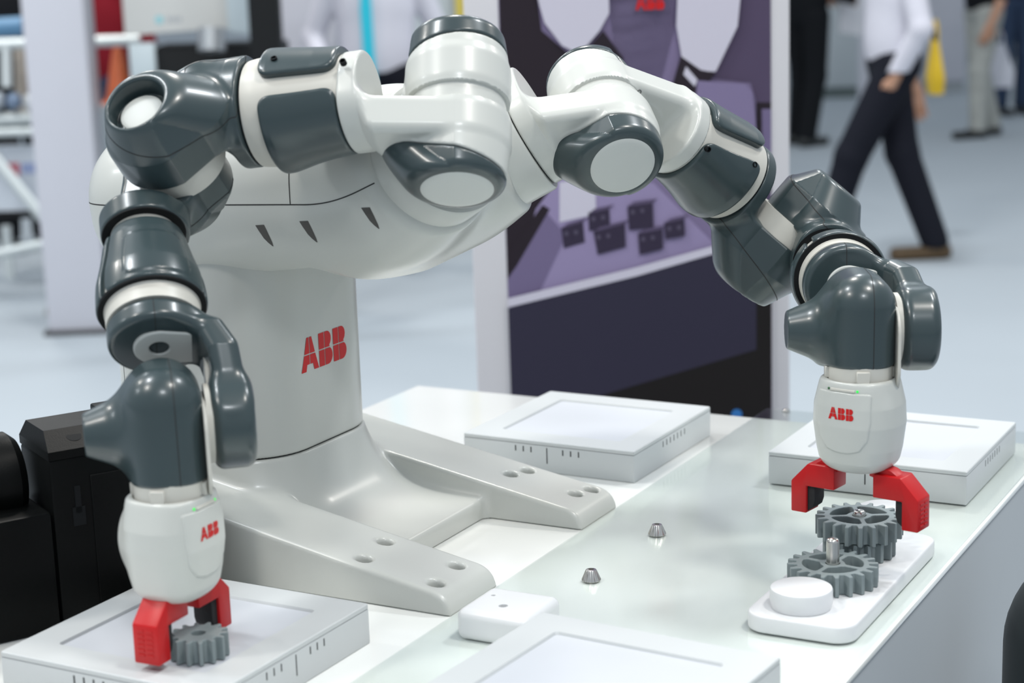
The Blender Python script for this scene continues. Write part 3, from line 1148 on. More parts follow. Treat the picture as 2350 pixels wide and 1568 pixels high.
def light_panel(label, fl, yaw, z, odd):
    """fl: near left corner on the table, 225 mm square, 38 mm high"""
    c, s = math.cos(yaw), math.sin(yaw)
    ax, ay = np.array([c, s, 0]), np.array([-s, c, 0])
    o = np.array([fl[0], fl[1], z])
    S, Hh = 0.225, 0.0375
    ctr = o + (ax + ay) * S / 2
    t = thing('square_light_panel', tuple(ctr), label, 'light panel', 'square white light panels on the table')
    Fr = frame(ctr, ax, ay, (0, 0, 1))
    bm = bmesh.new()
    a = S / 2
    w = 0.0335
    # body below, lid frame above with a shadow line between them
    add_box(bm, (0, 0, 0.0163), (a, a, 0.0163), 0.0012, 2, Fr)
    bm_obj('housing', bm, M_PANEL, t, True, 40)
    bm = bmesh.new()
    outer = rounded_rect(-a, -a, a, a, 0.0018, 3)
    inner = rounded_rect(-a + w, -a + w, a - w, a - w, 0.004, 3)
    n = len(outer)
    z0, z1, z2 = 0.0330, Hh, Hh - 0.0028
    rings = []
    for pts, zz in ((outer, z0), (outer, z1 - 0.0008), ([(x * (a - 0.0008) / a, y * (a - 0.0008) / a) for x, y in outer], z1), (inner, z1), ([(x * 0.995, y * 0.995) for x, y in inner], z1 - 0.0006), ([(x * 0.985, y * 0.985) for x, y in inner], z2)):
        rings.append([bm.verts.new(to_world(Fr, (x, y, zz))) for x, y in pts])
    for r0, r1 in zip(rings[:-1], rings[1:]):
        for i in range(n):
            k = (i + 1) % n
            bm.faces.new((r0[i], r0[k], r1[k], r1[i]))
    bm_obj('lid_frame', bm, M_PANEL, t, True, 30)
    b = a - w + 0.001
    box_obj('diffuser', (0, 0, Hh - 0.0040), (b, b, 0.0014), M_DIFF, t, 0, 1, Fr)
    box_obj('shadow_line', (0, 0, 0.0328), (a - 0.0009, a - 0.0009, 0.0004), mat('panel_joint', (0.30, 0.31, 0.32), 0.7), t, 0, 1, Fr)
    for side in range(4):
        q = math.pi / 2 * side
        nx, ny = math.cos(q), math.sin(q)
        Fs = sub_frame(Fr, (nx * a, ny * a, 0), (-ny, nx, 0), (0, 0, 1), (nx, ny, 0))
        if (side + odd) % 2 == 0:
            xs = [(k * 0.0105, 0.0258, 0.0036, 0.0009) for k in range(-3, 4)]
        else:
            xs = [(sg * (0.0210 + k * 0.0103), 0.0262, 0.0034, 0.0008) for sg in (-1, 1) for k in range(3)] + [(0, 0.0205, 0.0095, 0.0007)]
        for x, zc, hh, ww in xs:
            box_obj('vent_slot', (x, zc, -0.0008), (ww, hh, 0.0009), M_SLOT, t, 0, 1, Fs)
    return t


light_panel('square light panel with a small grey gear standing on it, near the black case', (0.0070, -0.4880), -0.0107, 0.9, 1)
light_panel('square light panel behind the far robot foot, in front of the purple poster', (0.0230, 0.2790), -0.0110, 0.9, 0)
light_panel('square light panel behind the robot hand with open red fingers, at the right table edge', (0.3910, 0.3280), 0.0017, PT, 0)
light_panel('square light panel at the bottom edge of the picture, in front of the white block', (0.3740, -0.4520), -0.0688, PT, 1)

# ------------------------------------------------------------------ gear station
M_PLATE = mat('white_nylon', (0.70, 0.71, 0.72), 0.30, sss=0.15)
BZ = PT
plate = thing('gear_base_plate', (0.58, 0.03, BZ), 'white rounded base plate with a round white knob that carries the grey gears', 'base plate')
pp = rounded_rect(0.5285, -0.1110, 0.6300, 0.1700, 0.020, 8)
prism_obj('plate', pp, BZ, BZ + 0.0165, M_PLATE, plate, None, 0.0028, 3)
PZ = BZ + 0.0165
for (px, py), lab in (((1839, 1392), 0), ((2030, 1205), 1)):
    c = onz(px, py, PZ)
    lathe_obj('knob', [(0.0245, 0), (0.0268, 0.0004), (0.0281, 0.006), (0.0281, 0.0165), (0.0274, 0.0182), (0.0258, 0.0190), (0.0001, 0.0190)], M_PLATE, plate, 56,
              frame(c, (1, 0, 0), (0, 1, 0), (0, 0, 1)))


def gear_mesh(name, c, z0, th, R, nt_, ang, windows, bore, label='', group=None, win=0.4, root=0.80):
    t = thing(name, (c[0], c[1], z0), label, 'gear', group)
    prof = []
    ro, rr = R, R * root
    for k in range(nt_):
        a0 = ang + 2 * math.pi * k / nt_
        p = 2 * math.pi / nt_
        for da, r in ((-0.33, rr), (-0.28, rr + 0.12 * (ro - rr)), (-0.20, rr + 0.55 * (ro - rr)), (-0.135, ro - 0.0003), (-0.11, ro), (0.11, ro), (0.135, ro - 0.0003),
                      (0.20, rr + 0.55 * (ro - rr)), (0.28, rr + 0.12 * (ro - rr)), (0.33, rr)):
            prof.append((r * math.cos(a0 + da * p), r * math.sin(a0 + da * p)))

    def f2(x, y):
        r = np.hypot(x, y)
        d = poly2(x, y, prof)
        d = np.maximum(d, bore - r)
        for k in range(windows):
            a = win + 2 * math.pi * k / windows
            # window: ring sector between hub and rim, spoke of constant width
            ca, sa = math.cos(a), math.sin(a)
            u, v = x * ca + y * sa, -x * sa + y * ca
            half = math.pi / windows
            d_sp = -np.minimum(u * math.sin(half) - v * math.cos(half), u * math.sin(half) + v * math.cos(half)) + 0.0024
            w = smax(np.maximum(0.0115 - r, r - (rr - 0.0055)), d_sp, 0.004)
            d = np.maximum(d, -w)
        return d

    def f(P):
        return ext(f2(P[:, 0], P[:, 1]), P[:, 2], 0, th, 0.0006)
    return t, f


def build_gear(name, c, z0, th, R, nt_, ang, windows, bore, label, h=0.0009, group=None, win=0.4, root=0.80):
    t, f = gear_mesh(name, c, z0, th, R, nt_, ang, windows, bore, label, group, win, root)
    sdf_obj('gear_wheel', f, (-R - 0.003, -R - 0.003, -0.003), (R + 0.003, R + 0.003, th + 0.003), h, M_GEAR, t,
            frame((c[0], c[1], z0), (1, 0, 0), (0, 1, 0), (0, 0, 1)))
    return t


g1 = onz(1911, 1292, PZ + 0.0195)
g2 = onz(1972, 1182, PZ + 0.0395)
build_gear('large_gear', g1, PZ + 0.0003, 0.0192, 0.0420, 20, 0.10, 4, 0.0066, 'grey plastic gear with four windows round the tall steel pin, next to the white knob', win=0.62, group='gears on the white plate')
build_gear('large_gear', g2, PZ + 0.0200, 0.0195, 0.0420, 20, 0.02, 4, 0.0066, win=1.274, label='upper grey plastic gear between the open red fingers, topmost of the gear stack', group='gears on the white plate')
build_gear('small_gear', g2, PZ + 0.0003, 0.0190, 0.0350, 16, 0.20, 0, 0.0066, 'smaller dark gear half hidden under the upper gear of the stack', 0.0011, group='gears on the white plate')
for c, top, nm in ((g1, 0.0435, 'tall steel pin standing up through the front gear'), (g2, 0.0445, 'steel pin whose round end shows at the centre of the upper gear')):
    t = lathe_obj('steel_pin', [(0.0061, 0), (0.0061, top - 0.0036), (0.0056, top - 0.0015), (0.0042, top - 0.0002), (0.0001, top + 0.0004)], M_STEEL, None, 28,
                  frame((c[0], c[1], PZ), (1, 0, 0), (0, 1, 0), (0, 0, 1)))
    tag(t, nm, 'pin', 'steel pins of the gear plate')
# small gear held in the red fingers
gs = onz(455, 1452, 0.9355 + 0.0205)
build_gear('small_held_gear', gs, 0.9356, 0.0203, 0.0250, 14, 0.05, 0, 0.0060,
           'small steel-grey gear held by the red fingers above the light panel', 0.0008, root=0.76)
# ------------------------------------------------------------------ locating cones, white block
for (px, py), lab in (((1357, 1331), 'ribbed steel cone on the acrylic sheet nearest the small white block'), ((1508, 1226), 'ribbed steel cone on the acrylic sheet nearest the far robot foot')):
    c = onz(px, py, PT)
    t = thing('steel_cone', tuple(c), lab, 'cone', 'steel locating cones on the sheet')
    bm = bmesh.new()
    n = 48
    rings = []
    for r, z, am in ((0.0094, 0, 0.06), (0.0096, 0.0004, 0.06), (0.0056, 0.0098, 0.04), (0.0050, 0.0105, 0.0), (0.0026, 0.0109, 0), (0.0024, 0.0085, 0)):
        rings.append([bm.verts.new((c[0] + (r * (1 - am * (i % 2))) * math.cos(2 * math.pi * i / n), c[1] + (r * (1 - am * (i % 2))) * math.sin(2 * math.pi * i / n), c[2] + z)) for i in range(n)])
    for r0, r1 in zip(rings[:-1], rings[1:]):
        for i in range(n):
            bm.faces.new((r0[i], r0[(i + 1) % n], r1[(i + 1) % n], r1[i]))
    bm.faces.new(rings[-1])
    bm.faces.new(rings[0][::-1])
    bm_obj('cone_body', bm, M_STEEL, t, True, 20)
    lathe_obj('cone_socket', [(0.0024, 0.0084), (0.0024, 0.0088), (0.0001, 0.0088)], M_SLOT, t, 16, frame(c, (1, 0, 0), (0, 1, 0), (0, 0, 1)))

block = thing('white_block', (0.335, -0.178, 0.9), 'small white nylon block with rounded edges and two drilled holes', 'block')


def block_f(P):
    x, y, z = P.T
    d = rbox(x - 0.338, y + 0.1945, z - 0.9148, 0.0365, 0.0345, 0.0145, 0.0080)
    for px, py, r in ((1155, 1390, 0.0042), (1132, 1366, 0.0022)):
        c = onz(px, py, 0.9293)
        d = np.maximum(d, -(np.maximum(np.hypot(x - c[0], y - c[1]) - r, 0.919 - z)))
    return d


sdf_obj('block_body', block_f, (0.29, -0.236, 0.898), (0.382, -0.140, 0.945), 0.0012, M_PLATE, block)
for px, py, r in ((1155, 1390, 0.0040), (1132, 1366, 0.0020)):
    c = onz(px, py, 0.9293)
    lathe_obj('drilled_hole', [(r, 0.0), (r, 0.006), (r * 0.8, 0.0068), (r * 0.6, 0.003), (0.0001, 0.003)], M_SCREW, block, 16, frame((c[0], c[1], 0.9185), (1, 0, 0), (0, 1, 0), (0, 0, 1)))
# ------------------------------------------------------------------ black case behind the near light panel
M_CASE = mat('black_case_plastic', (0.0035, 0.0040, 0.0040), 0.42, spec=0.10, noise=0.1, bump=0.1, bscale=600)
k0 = onz(146, 1446, 0.9)
dr = ray(8089, -129)
dr[2] = 0
dr /= np.linalg.norm(dr)
dl = np.array([-dr[1], dr[0], 0])          # goes away from the viewer, to the left
if (dl @ CAM_M[2]) < 0:
    dl = -dl
CF = frame(k0 + dr * 0.0, dr, dl, (0, 0, 1))
case = thing('black_case', tuple(k0 + dr * 0.08 + dl * 0.05), 'large black plastic case with a round end, behind the near light panel', 'case')
HC = 0.180
prism_obj('case_body', [(0, 0), (0.135, 0), (0.135, 0.085), (0, 0.085)], 0.0005, HC - 0.018, M_CASE, case, CF, 0.003)
bm = bmesh.new()
lo_ = [(0.0, 0.0), (0.135, 0.0), (0.135, 0.085), (0.0, 0.085)]
hi_ = [(0.006, 0.028), (0.135, 0.028), (0.135, 0.080), (0.006, 0.080)]
va_ = [bm.verts.new(to_world(CF, (x, y, HC - 0.0182))) for x, y in lo_]
vb_ = [bm.verts.new(to_world(CF, (x, y, HC - 0.010))) for x, y in lo_]
vc_ = [bm.verts.new(to_world(CF, (x, y, HC + 0.004))) for x, y in hi_]
for r0, r1 in ((va_, vb_), (vb_, vc_)):
    for i in range(4):
        bm.faces.new((r0[i], r0[(i + 1) % 4], r1[(i + 1) % 4], r1[i]))
bm.faces.new(vc_)
bm.faces.new(va_[::-1])
bm_obj('case_lid', bm, M_CASE, case)
box_obj('lid_knob', (0.085, 0.055, HC + 0.008), (0.019, 0.016, 0.0045), M_CASE, case, 0.002, 2, CF)
lathe_obj('lid_hole', [(0.0072, 0), (0.0072, 0.0006), (0.0001, 0.0006)], M_BLACKGAP, case, 24, sub_frame(CF, (0.030, 0.016, HC - 0.0026), (1, 0, 0), (0, 0.906, 0.423), (0, -0.423, 0.906)))
box_obj('face_panel', (0.085, -0.0006, 0.075), (0.048, 0.0010, 0.068), M_CASE, case, 0.0008, 1, CF)
box_obj('keyhole_slot', (0.024, -0.0003, 0.122), (0.0028, 0.0008, 0.013), M_BLACKGAP, case, 0, 1, CF)
box_obj('keyhole_slot', (0.024, -0.0003, 0.106), (0.0060, 0.0008, 0.009), M_BLACKGAP, case, 0, 1, CF)
lathe_obj('case_drum', [(0.030, -0.060), (0.040, -0.056), (0.041, -0.010), (0.043, 0.0), (0.043, 0.012), (0.036, 0.020), (0.0001, 0.020)], M_CASE, case, 40,
          sub_frame(CF, (-0.030, 0.070, 0.135), (0, 1, 0), (0, 0, 1), (1, 0, 0)))
prism_obj('case_foot', [(-0.225, -0.004), (-0.002, -0.002), (-0.002, 0.08), (-0.225, 0.08)], 0.0005, 0.115, M_CASE, case, CF, 0.004)

# ------------------------------------------------------------------ poster kiosk behind the table
M_KIOSK = mat('kiosk_white', (0.57, 0.555, 0.575), 0.5, noise=0.02)


def pr(nm, c):
    return mat('poster_' + nm, c, 0.6, spec=0.25)


KN = np.array([0.42, -0.907, 0])
KN /= np.linalg.norm(KN)
KU = np.array([-KN[1], KN[0], 0])
KP = ahead(1455, 500, 3.05)
KF = frame((KP[0], KP[1], 0), KU, (0, 0, 1), KN)


def kuv(px, py):
    p = onplane(px, py, KN, KP)
    return float((p - KF[:, 3]) @ KU), float(p[2])


kiosk = thing('poster_kiosk', (KP[0], KP[1], 0), 'tall white display stand with a purple poster of robot hands, behind the table', 'display stand')
ua, ub = kuv(1062, 0)[0], kuv(1812, 0)[0]
box_obj('stand_body', ((ua + ub) / 2, 1.1, -0.062), ((ub - ua) / 2, 1.0995, 0.060), M_KIOSK, kiosk, 0.004, 2, KF)
u0, u1 = kuv(1143, 0)[0], kuv(1769, 0)[0]
ztop = 2.05
LAY = [0]


def layer(nm, pts, col):
    """one flat printed area of the poster, in poster coordinates"""
    LAY[0] += 1
    q = []
    for p in pts:
        u, z = kuv(*p)
        q.append((min(max(u, u0), u1), min(z, ztop)))
    o = prism_obj(nm, q, 0.0002 * LAY[0] - 0.0004, 0.0002 * LAY[0], pr(col[0], col[1]), poster_p, KF)
    return o


poster_p = box_obj('poster', ((u0 + u1) / 2, 1.1, -0.0010), ((u1 - u0) / 2, 0.95, 0.0012), pr('purple', (0.175, 0.14, 0.245)), kiosk, 0, 1, KF)
DK, VI, LV, WH, MID = ('dark', (0.016, 0.010, 0.016)), ('violet', (0.072, 0.052, 0.098)), ('lavender', (0.26, 0.215, 0.36)), ('pale', (0.53, 0.505, 0.585)), ('mid', (0.15, 0.12, 0.22))
layer('print_area', [(1400, -60), (1560, -60), (1550, 60), (1500, 260), (1430, 260), (1400, 40)], LV)
layer('print_area', [(1143, -60), (1226, -60), (1243, 70), (1290, 110), (1345, 160), (1330, 260), (1290, 400), (1262, 500), (1210, 570), (1180, 640), (1143, 660)], DK)
layer('print_area', [(1690, -60), (1770, -60), (1770, 500), (1736, 480), (1735, 230), (1722, 190), (1620, 178), (1660, 100)], VI)
layer('print_area', [(1735, 235), (1770, 235), (1770, 440), (1738, 440)], DK)
layer('print_area', [(1748, 250), (1770, 250), (1770, 432), (1750, 432)], MID)
layer('print_area', [(1165, 700), (1230, 480), (1290, 400), (1500, 420), (1640, 560), (1770, 540), (1770, 550)], LV)
layer('print_area', [(1165, 640), (1248, 480), (1300, 540), (1240, 668), (1165, 684)], MID)
layer('print_area', [(1180, 560), (1245, 470), (1262, 480), (1186, 610), (1165, 640), (1165, 590)], DK)
layer('print_area', [(1284, 418), (1366, 410), (1368, 492), (1284, 510)], WH)
for q in ([(1288, 522), (1338, 508), (1342, 556), (1294, 570)], [(1350, 488), (1398, 478), (1400, 520), (1352, 530)], [(1362, 530), (1434, 512), (1436, 566), (1372, 584)],
          [(1440, 472), (1498, 464), (1500, 520), (1444, 528)], [(1464, 534), (1520, 524), (1522, 570), (1468, 584)], [(1524, 510), (1570, 500), (1572, 540), (1528, 548)]):
    layer('printed_cube', q, ('cube', (0.030, 0.022, 0.045)))
    (ax_, ay_), (bx_, by_) = q[0], q[1]
    layer('printed_cube_top', [(ax_ + 2, ay_ + 1), (ax_ + 14, ay_ - 9), (bx_ + 12, by_ - 9), (bx_ - 1, by_ + 1)], ('cube_top', (0.085, 0.065, 0.12)))
    for k_ in range(2):
        cx_, cy_ = ax_ + 12 + 22 * k_, ay_ + 14 - 3 * k_
        layer('printed_spot', [(cx_ + 5 * math.cos(a_), cy_ + 6 * math.sin(a_)) for a_ in np.linspace(0, 5.6, 8)][::-1], ('spot', (0.075, 0.062, 0.10)))
layer('printed_hand', [(1222, -60), (1396, -60), (1398, 30), (1376, 70), (1330, 124), (1290, 104), (1250, 52), (1238, 10)], WH)
layer('printed_finger', [(1335, 128), (1384, 70), (1432, 135), (1400, 175), (1345, 175)], DK)
layer('printed_hand', [(1556, -60), (1704, -60), (1692, 60), (1642, 164), (1606, 162), (1564, 130), (1552, 60)], WH)
layer('printed_finger', [(1562, 128), (1608, 160), (1640, 166), (1612, 210), (1588, 262), (1556, 262), (1540, 205)], DK)
layer('printed_glint', [(1574, 152), (1600, 182), (1594, 198), (1568, 170)], WH)
layer('printed_bench', [(1600, 184), (1710, 192), (1726, 210), (1738, 330), (1590, 290)], ('bench', (0.19, 0.155, 0.27)))
layer('print_area', [(1143, 706), (1770, 530), (1770, 1500), (1143, 1500)], ('night', (0.026, 0.023, 0.044)))
layer('print_area', [(1735, 545), (1770, 535), (1770, 1500), (1143, 1500), (1143, 975), (1390, 902), (1735, 800)], ('black', (0.008, 0.006, 0.006)))
layer('print_stripe', [(1143, 684), (1460, 612), (1640, 562), (1770, 520), (1770, 536), (1640, 580), (1460, 632), (1143, 704)], WH)
lc = onplane(1492, 2, KN, KP) + KN * 0.0002 * (LAY[0] + 2)
logo_obj('logo', frame(lc, KU, (0, 0, 1), KN), 0.028, M_LOGO, poster_p, None, 0.0006, 0.62)
bd = onplane(1690, 948, KN, KP) + KN * 0.0002 * (LAY[0] + 2)
lathe_obj('blue_dot', [(0.009, 0), (0.009, 0.0006), (0.0001, 0.0006)], mat('poster_blue', (0.02, 0.14, 0.40), 0.5), poster_p, 24, frame(bd, KU, (0, 0, 1), KN))

# ------------------------------------------------------------------ far stands and furniture
M_PIL = mat('pillar_white', (0.54, 0.545, 0.60), 0.55, noise=0.02)
M_BLK = mat('matt_black', (0.012, 0.013, 0.014), 0.6, spec=0.12)
M_GREY = mat('cabinet_grey', (0.43, 0.475, 0.50), 0.5, noise=0.02)
M_ALU = mat('aluminium_profile', (0.62, 0.66, 0.66), 0.4, metal=0.35)
RX = np.array([0.8817, 0.4707, 0]) / np.linalg.norm([0.8817, 0.4707])      # to the right as the visitor stands
FW = np.array([-RX[1], RX[0], 0])                                            # away


def stand_frame(px, py, turn=0.0):
    p = onz(px, py, 0.0)
    c, s = math.cos(turn), math.sin(turn)
    return frame(p, RX * c + FW * s, -RX * s + FW * c, (0, 0, 1))


def dist(p):
    return float((np.asarray(p) - CAM_LOC) @ CAM_M[2])


def m_per_px(p):
    return dist(p) / F_PX


# white pillar with a dark foot plate
pf = stand_frame(182, 768, 0.05)
wpx = 135 * m_per_px(pf[:, 3])
pillar = thing('white_pillar', tuple(pf[:, 3]), 'square white pillar on a dark foot plate, left behind the robot', 'pillar')
box_obj('pillar_shaft', (0, wpx / 2, 1.52), (wpx / 2, wpx / 2, 1.50), M_PIL, pillar, 0.004, 2, pf)
box_obj('foot_plate', (0, wpx / 2, 0.010), (wpx / 2 + 0.02, wpx / 2 + 0.02, 0.010), mat('foot_plate_dark', (0.055, 0.055, 0.060), 0.5), pillar, 0.003, 1, pf)
cf = onz(120, 722, 0)
t = lathe_obj('chrome_dome', [(0.035, 0), (0.035, 0.008), (0.026, 0.030), (0.012, 0.042), (0.0001, 0.045)], M_STEEL, None, 24, frame(cf, (1, 0, 0), (0, 1, 0), (0, 0, 1)))
tag(t, 'small chrome dome on the floor left of the white pillar', 'dome')

# exhibition bench of metal tubes at the far left
bd_ = 8.4
bp = ahead(60, 560, bd_)
bench = thing('tube_bench', (bp[0], bp[1], 0), 'pale metal tube bench with a printed white front, at the far left', 'bench')


def far(px, py, d):
    return ahead(px, py, d)


for a, b, r in (((-80, 598), (140, 552), 0.024), ((-20, 352), (132, 540), 0.028), ((-80, 104), (320, 92), 0.026), ((14, 96), (16, 200), 0.024), ((-60, 276), (130, 268), 0.030), ((-60, 306), (140, 300), 0.022)):
    tube_obj('tube', [far(*a, bd_), far(*b, bd_)], r, M_ALU, bench)
tube_obj('post', [far(46, 110, bd_ + 0.1), far(52, 262, bd_ + 0.1)], 0.030, mat('beige_post', (0.50, 0.43, 0.36), 0.6), bench)
box_obj('dark_bay', tuple(far(30, 185, bd_ + 0.45)), (0.16, 0.16, 0.17), M_BLK, bench, 0.01)
BFr = frame(far(40, 410, bd_ + 0.15), RX, (0, 0, 1), -FW)
mp = bd_ / F_PX
box_obj('front_board', (0, 0, 0), (110 * mp, 78 * mp, 0.01), mat('board_white', (0.60, 0.64, 0.70), 0.5), bench, 0.002, 1, BFr)
box_obj('board_print', (-8 * mp, 22 * mp, 0.011), (16 * mp, 15 * mp, 0.001), mat('print_pink', (0.55, 0.12, 0.16), 0.6), bench, 0, 1, BFr)
box_obj('board_print', (38 * mp, 24 * mp, 0.011), (24 * mp, 12 * mp, 0.001), mat('print_blue', (0.30, 0.36, 0.58), 0.6), bench, 0, 1, BFr)
box_obj('bottom_rail', (0, -84 * mp, 0.0), (110 * mp, 9 * mp, 0.02), M_BLK, bench, 0.002, 1, BFr)
box_obj('bench_leg', (-80 * mp, -0.62, -0.3), (0.02, 0.36, 0.02), M_ALU, bench, 0.002, 1, BFr)
for k, (px, py, r, c) in enumerate(((-8, 230, 0.036, (0.50, 0.55, 0.60)), (72, 234, 0.036, (0.55, 0.57, 0.58)), (32, 232, 0.034, (0.18, 0.24, 0.34)))):
    pp_ = far(px, py, bd_ - 0.05)
    t = lathe_obj('machine_part', [(r * 0.6, -r), (r, -r * 0.7), (r, r * 0.5), (r * 0.7, r), (0.0001, r)], mat('part_%d' % k, c, 0.3, metal=0.5), None, 24, frame(pp_, (1, 0, 0), (0, 1, 0), (0, 0, 1)))
    tag(t, ('round pale machine part at the left end of the tube bench', 'round grey machine part on the tube bench beside the white pillar', 'small blue machine part between two pale ones on the tube bench')[k], 'machine part')
tube_obj('blue_roller', [far(-40, 66, 8.0), far(54, 60, 8.0)], 0.042, mat('roller_blue', (0.10, 0.24, 0.40), 0.4), None)
tag(bpy.data.objects['blue_roller'], 'blue grey roller in front of the dark clothed visitor, top left corner', 'roller')

# white machine head with dark machinery beneath
MF = frame(far(405, 40, 7.4), RX, (0, 0, 1), -FW)
mq = 7.4 / F_PX
mach = thing('white_machine', tuple(far(430, 200, 7.4) * [1, 1, 0]), 'white machine head with a small teal emblem over dark machinery, behind the elbow', 'machine')
prism_obj('machine_head', [(-122 * mq, -38 * mq), (96 * mq, -30 * mq), (166 * mq, -34 * mq), (166 * mq, 0.9), (-122 * mq, 0.9)], -0.30, 0.0, mat('machine_white', (0.56, 0.56, 0.54), 0.5), mach, MF, 0.006)
prism_obj('head_side', [(118 * mq, -36 * mq), (168 * mq, -42 * mq), (168 * mq, 0.88), (118 * mq, 0.88)], -0.28, 0.012, mat('machine_side', (0.50, 0.57, 0.60), 0.5), mach, MF, 0.003)
lathe_obj('emblem', [(9 * mq, 0), (9 * mq, 0.002), (0.0001, 0.002)], mat('emblem_teal', (0.22, 0.50, 0.55), 0.5), mach, 20, sub_frame(MF, (-40 * mq, -4 * mq, 0), (1, 0, 0), (0, 1, 0), (0, 0, 1)))
for k in range(4):
    box_obj('emblem_text', (-20 * mq + k * 9 * mq, -4 * mq, 0.001), (3.2 * mq, 6 * mq, 0.001), mat('emblem_grey', (0.36, 0.38, 0.40), 0.6), mach, 0, 1, MF)
box_obj('machine_bed', (75 * mq, -0.42, -0.22), (150 * mq, 0.30, 0.20), M_BLK, mach, 0.01, 2, MF)
box_obj('machine_stand', (75 * mq, -1.0, -0.22), (130 * mq, 0.36, 0.18), M_BLK, mach, 0.01, 2, MF)
tube_obj('spindle', [far(486, 66, 7.3), far(486, 118, 7.3)], 0.055, mat('spindle_grey', (0.35, 0.37, 0.39), 0.3, metal=0.6), mach)
box_obj('pale_cover', (-86 * mq, -100 * mq, -0.05), (30 * mq, 44 * mq, 0.05), mat('machine_side', (0.5, 0.5, 0.5)), mach, 0.008, 2, MF)
cn = far(277, 214, 7.7)
cz = cn[2]
cone = thing('orange_cone', (cn[0], cn[1], 0), 'orange cone shaped marker beside the red shirted visitor', 'cone')
lathe_obj('cone_body', [(0.085, 0), (0.062, 0.02), (0.020, 0.22), (0.012, 0.23), (0.0001, 0.23)], mat('cone_orange', (0.75, 0.17, 0.06), 0.5), cone, 28, frame((cn[0], cn[1], cz - 0.04), (1, 0, 0), (0, 1, 0), (0, 0, 1)))
box_obj('cone_table', (cn[0], cn[1], cz / 2 - 0.02), (0.10, 0.10, cz / 2 - 0.022), mat('machine_side', (0.5, 0.5, 0.5)), cone, 0.004)


def slab(name, label, cat, x0, x1, ypx, d, h, thick, m, z0=0.0, bev=0.004, bottom=None):
    """an upright slab seen between two pixel columns, standing at distance d"""
    a, b = far(x0, ypx, d), far(x1, ypx, d)
    c = (a + b) / 2
    hw_ = np.linalg.norm((b - a)[:2]) / 2
    t = thing(name, (c[0], c[1], z0), label, cat)
    Fr = frame((c[0], c[1], 0), RX, FW, (0, 0, 1))
    box_obj('panel', (0, thick / 2, (z0 + h) / 2 + (0.05 if bottom else 0)), (hw_, thick / 2, (h - z0) / 2 - (0.05 if bottom else 0)), m, t, bev, 2, Fr)
    if bottom:
        box_obj('plinth', (0, thick / 2 + 0.01, z0 + 0.05), (hw_ - 0.01, thick / 2 - 0.02, 0.05), bottom, t, 0.002, 1, Fr)
    return t


slab('black_post', 'tall black post between the white machine and a white partition', 'post', 572, 642, 80, 7.0, 2.6, 0.10, M_BLK)
slab('white_partition', 'white partition board left of the visitor with the turquoise lanyard', 'partition', 642, 772, 80, 9.2, 2.6, 0.05, M_PIL)
slab('grey_partition', 'pale grey partition board behind the visitor with the turquoise lanyard', 'partition', 905, 1056, 60, 10.5, 2.6, 0.05, M_GREY)
slab('yellow_strip', 'narrow yellow upright strip between a grey partition and the poster stand', 'strip', 1046, 1064, 20, 10.4, 2.6, 0.03, mat('strip_yellow', (0.60, 0.47, 0.05), 0.5))
slab('grey_cabinet', 'pale grey cabinet with a dark plinth between two standing visitors', 'cabinet', 1868, 1984, 180, 17.2, 1.15, 0.6, M_GREY, 0, 0.01, mat('plinth_dark', (0.10, 0.13, 0.13), 0.6))
slab('white_bollard', 'slim white post beside the pale grey cabinet', 'post', 1974, 2002, 190, 15.6, 0.95, 0.12, M_PIL)
slab('white_column', 'broad white column right of the walking visitor', 'column', 2128, 2216, 150, 17.4, 3.0, 0.5, M_PIL, 0, 0.01, mat('plinth_grey', (0.35, 0.38, 0.40), 0.6))
slab('pale_counter', 'long pale counter behind the visitors at the far right', 'counter', 2216, 2480, 150, 21.0, 1.2, 0.5, M_GREY)

# unidentified dark rounded form beside the table, its post-like body made up, cut by the right edge of the picture
bq = far(2520, 1400, 1.78)
dark_obj = thing('dark_shape', (bq[0], bq[1], 0), 'unidentified dark rounded shape beside the table, cut off by the right edge of the picture', 'dark shape')
zt = float(bq[2]) + 0.06
lathe_obj('shape_body', [(0.11, 0), (0.11, 0.03), (0.088, 0.04), (0.088, zt - 0.10)] + [(0.088 * math.cos(a), zt - 0.10 + 0.10 * math.sin(a)) for a in np.linspace(0.15, 1.5, 10)],
          mat('shape_dark', (0.010, 0.016, 0.018), 0.45), dark_obj, 40, frame((bq[0], bq[1], 0), (1, 0, 0), (0, 1, 0), (0, 0, 1)), 50)

# ------------------------------------------------------------------ visitors
M_SKIN = mat('skin', (0.46, 0.25, 0.16), 0.5, sss=0.1)
M_HAIR = mat('hair_dark', (0.012, 0.010, 0.009), 0.5)


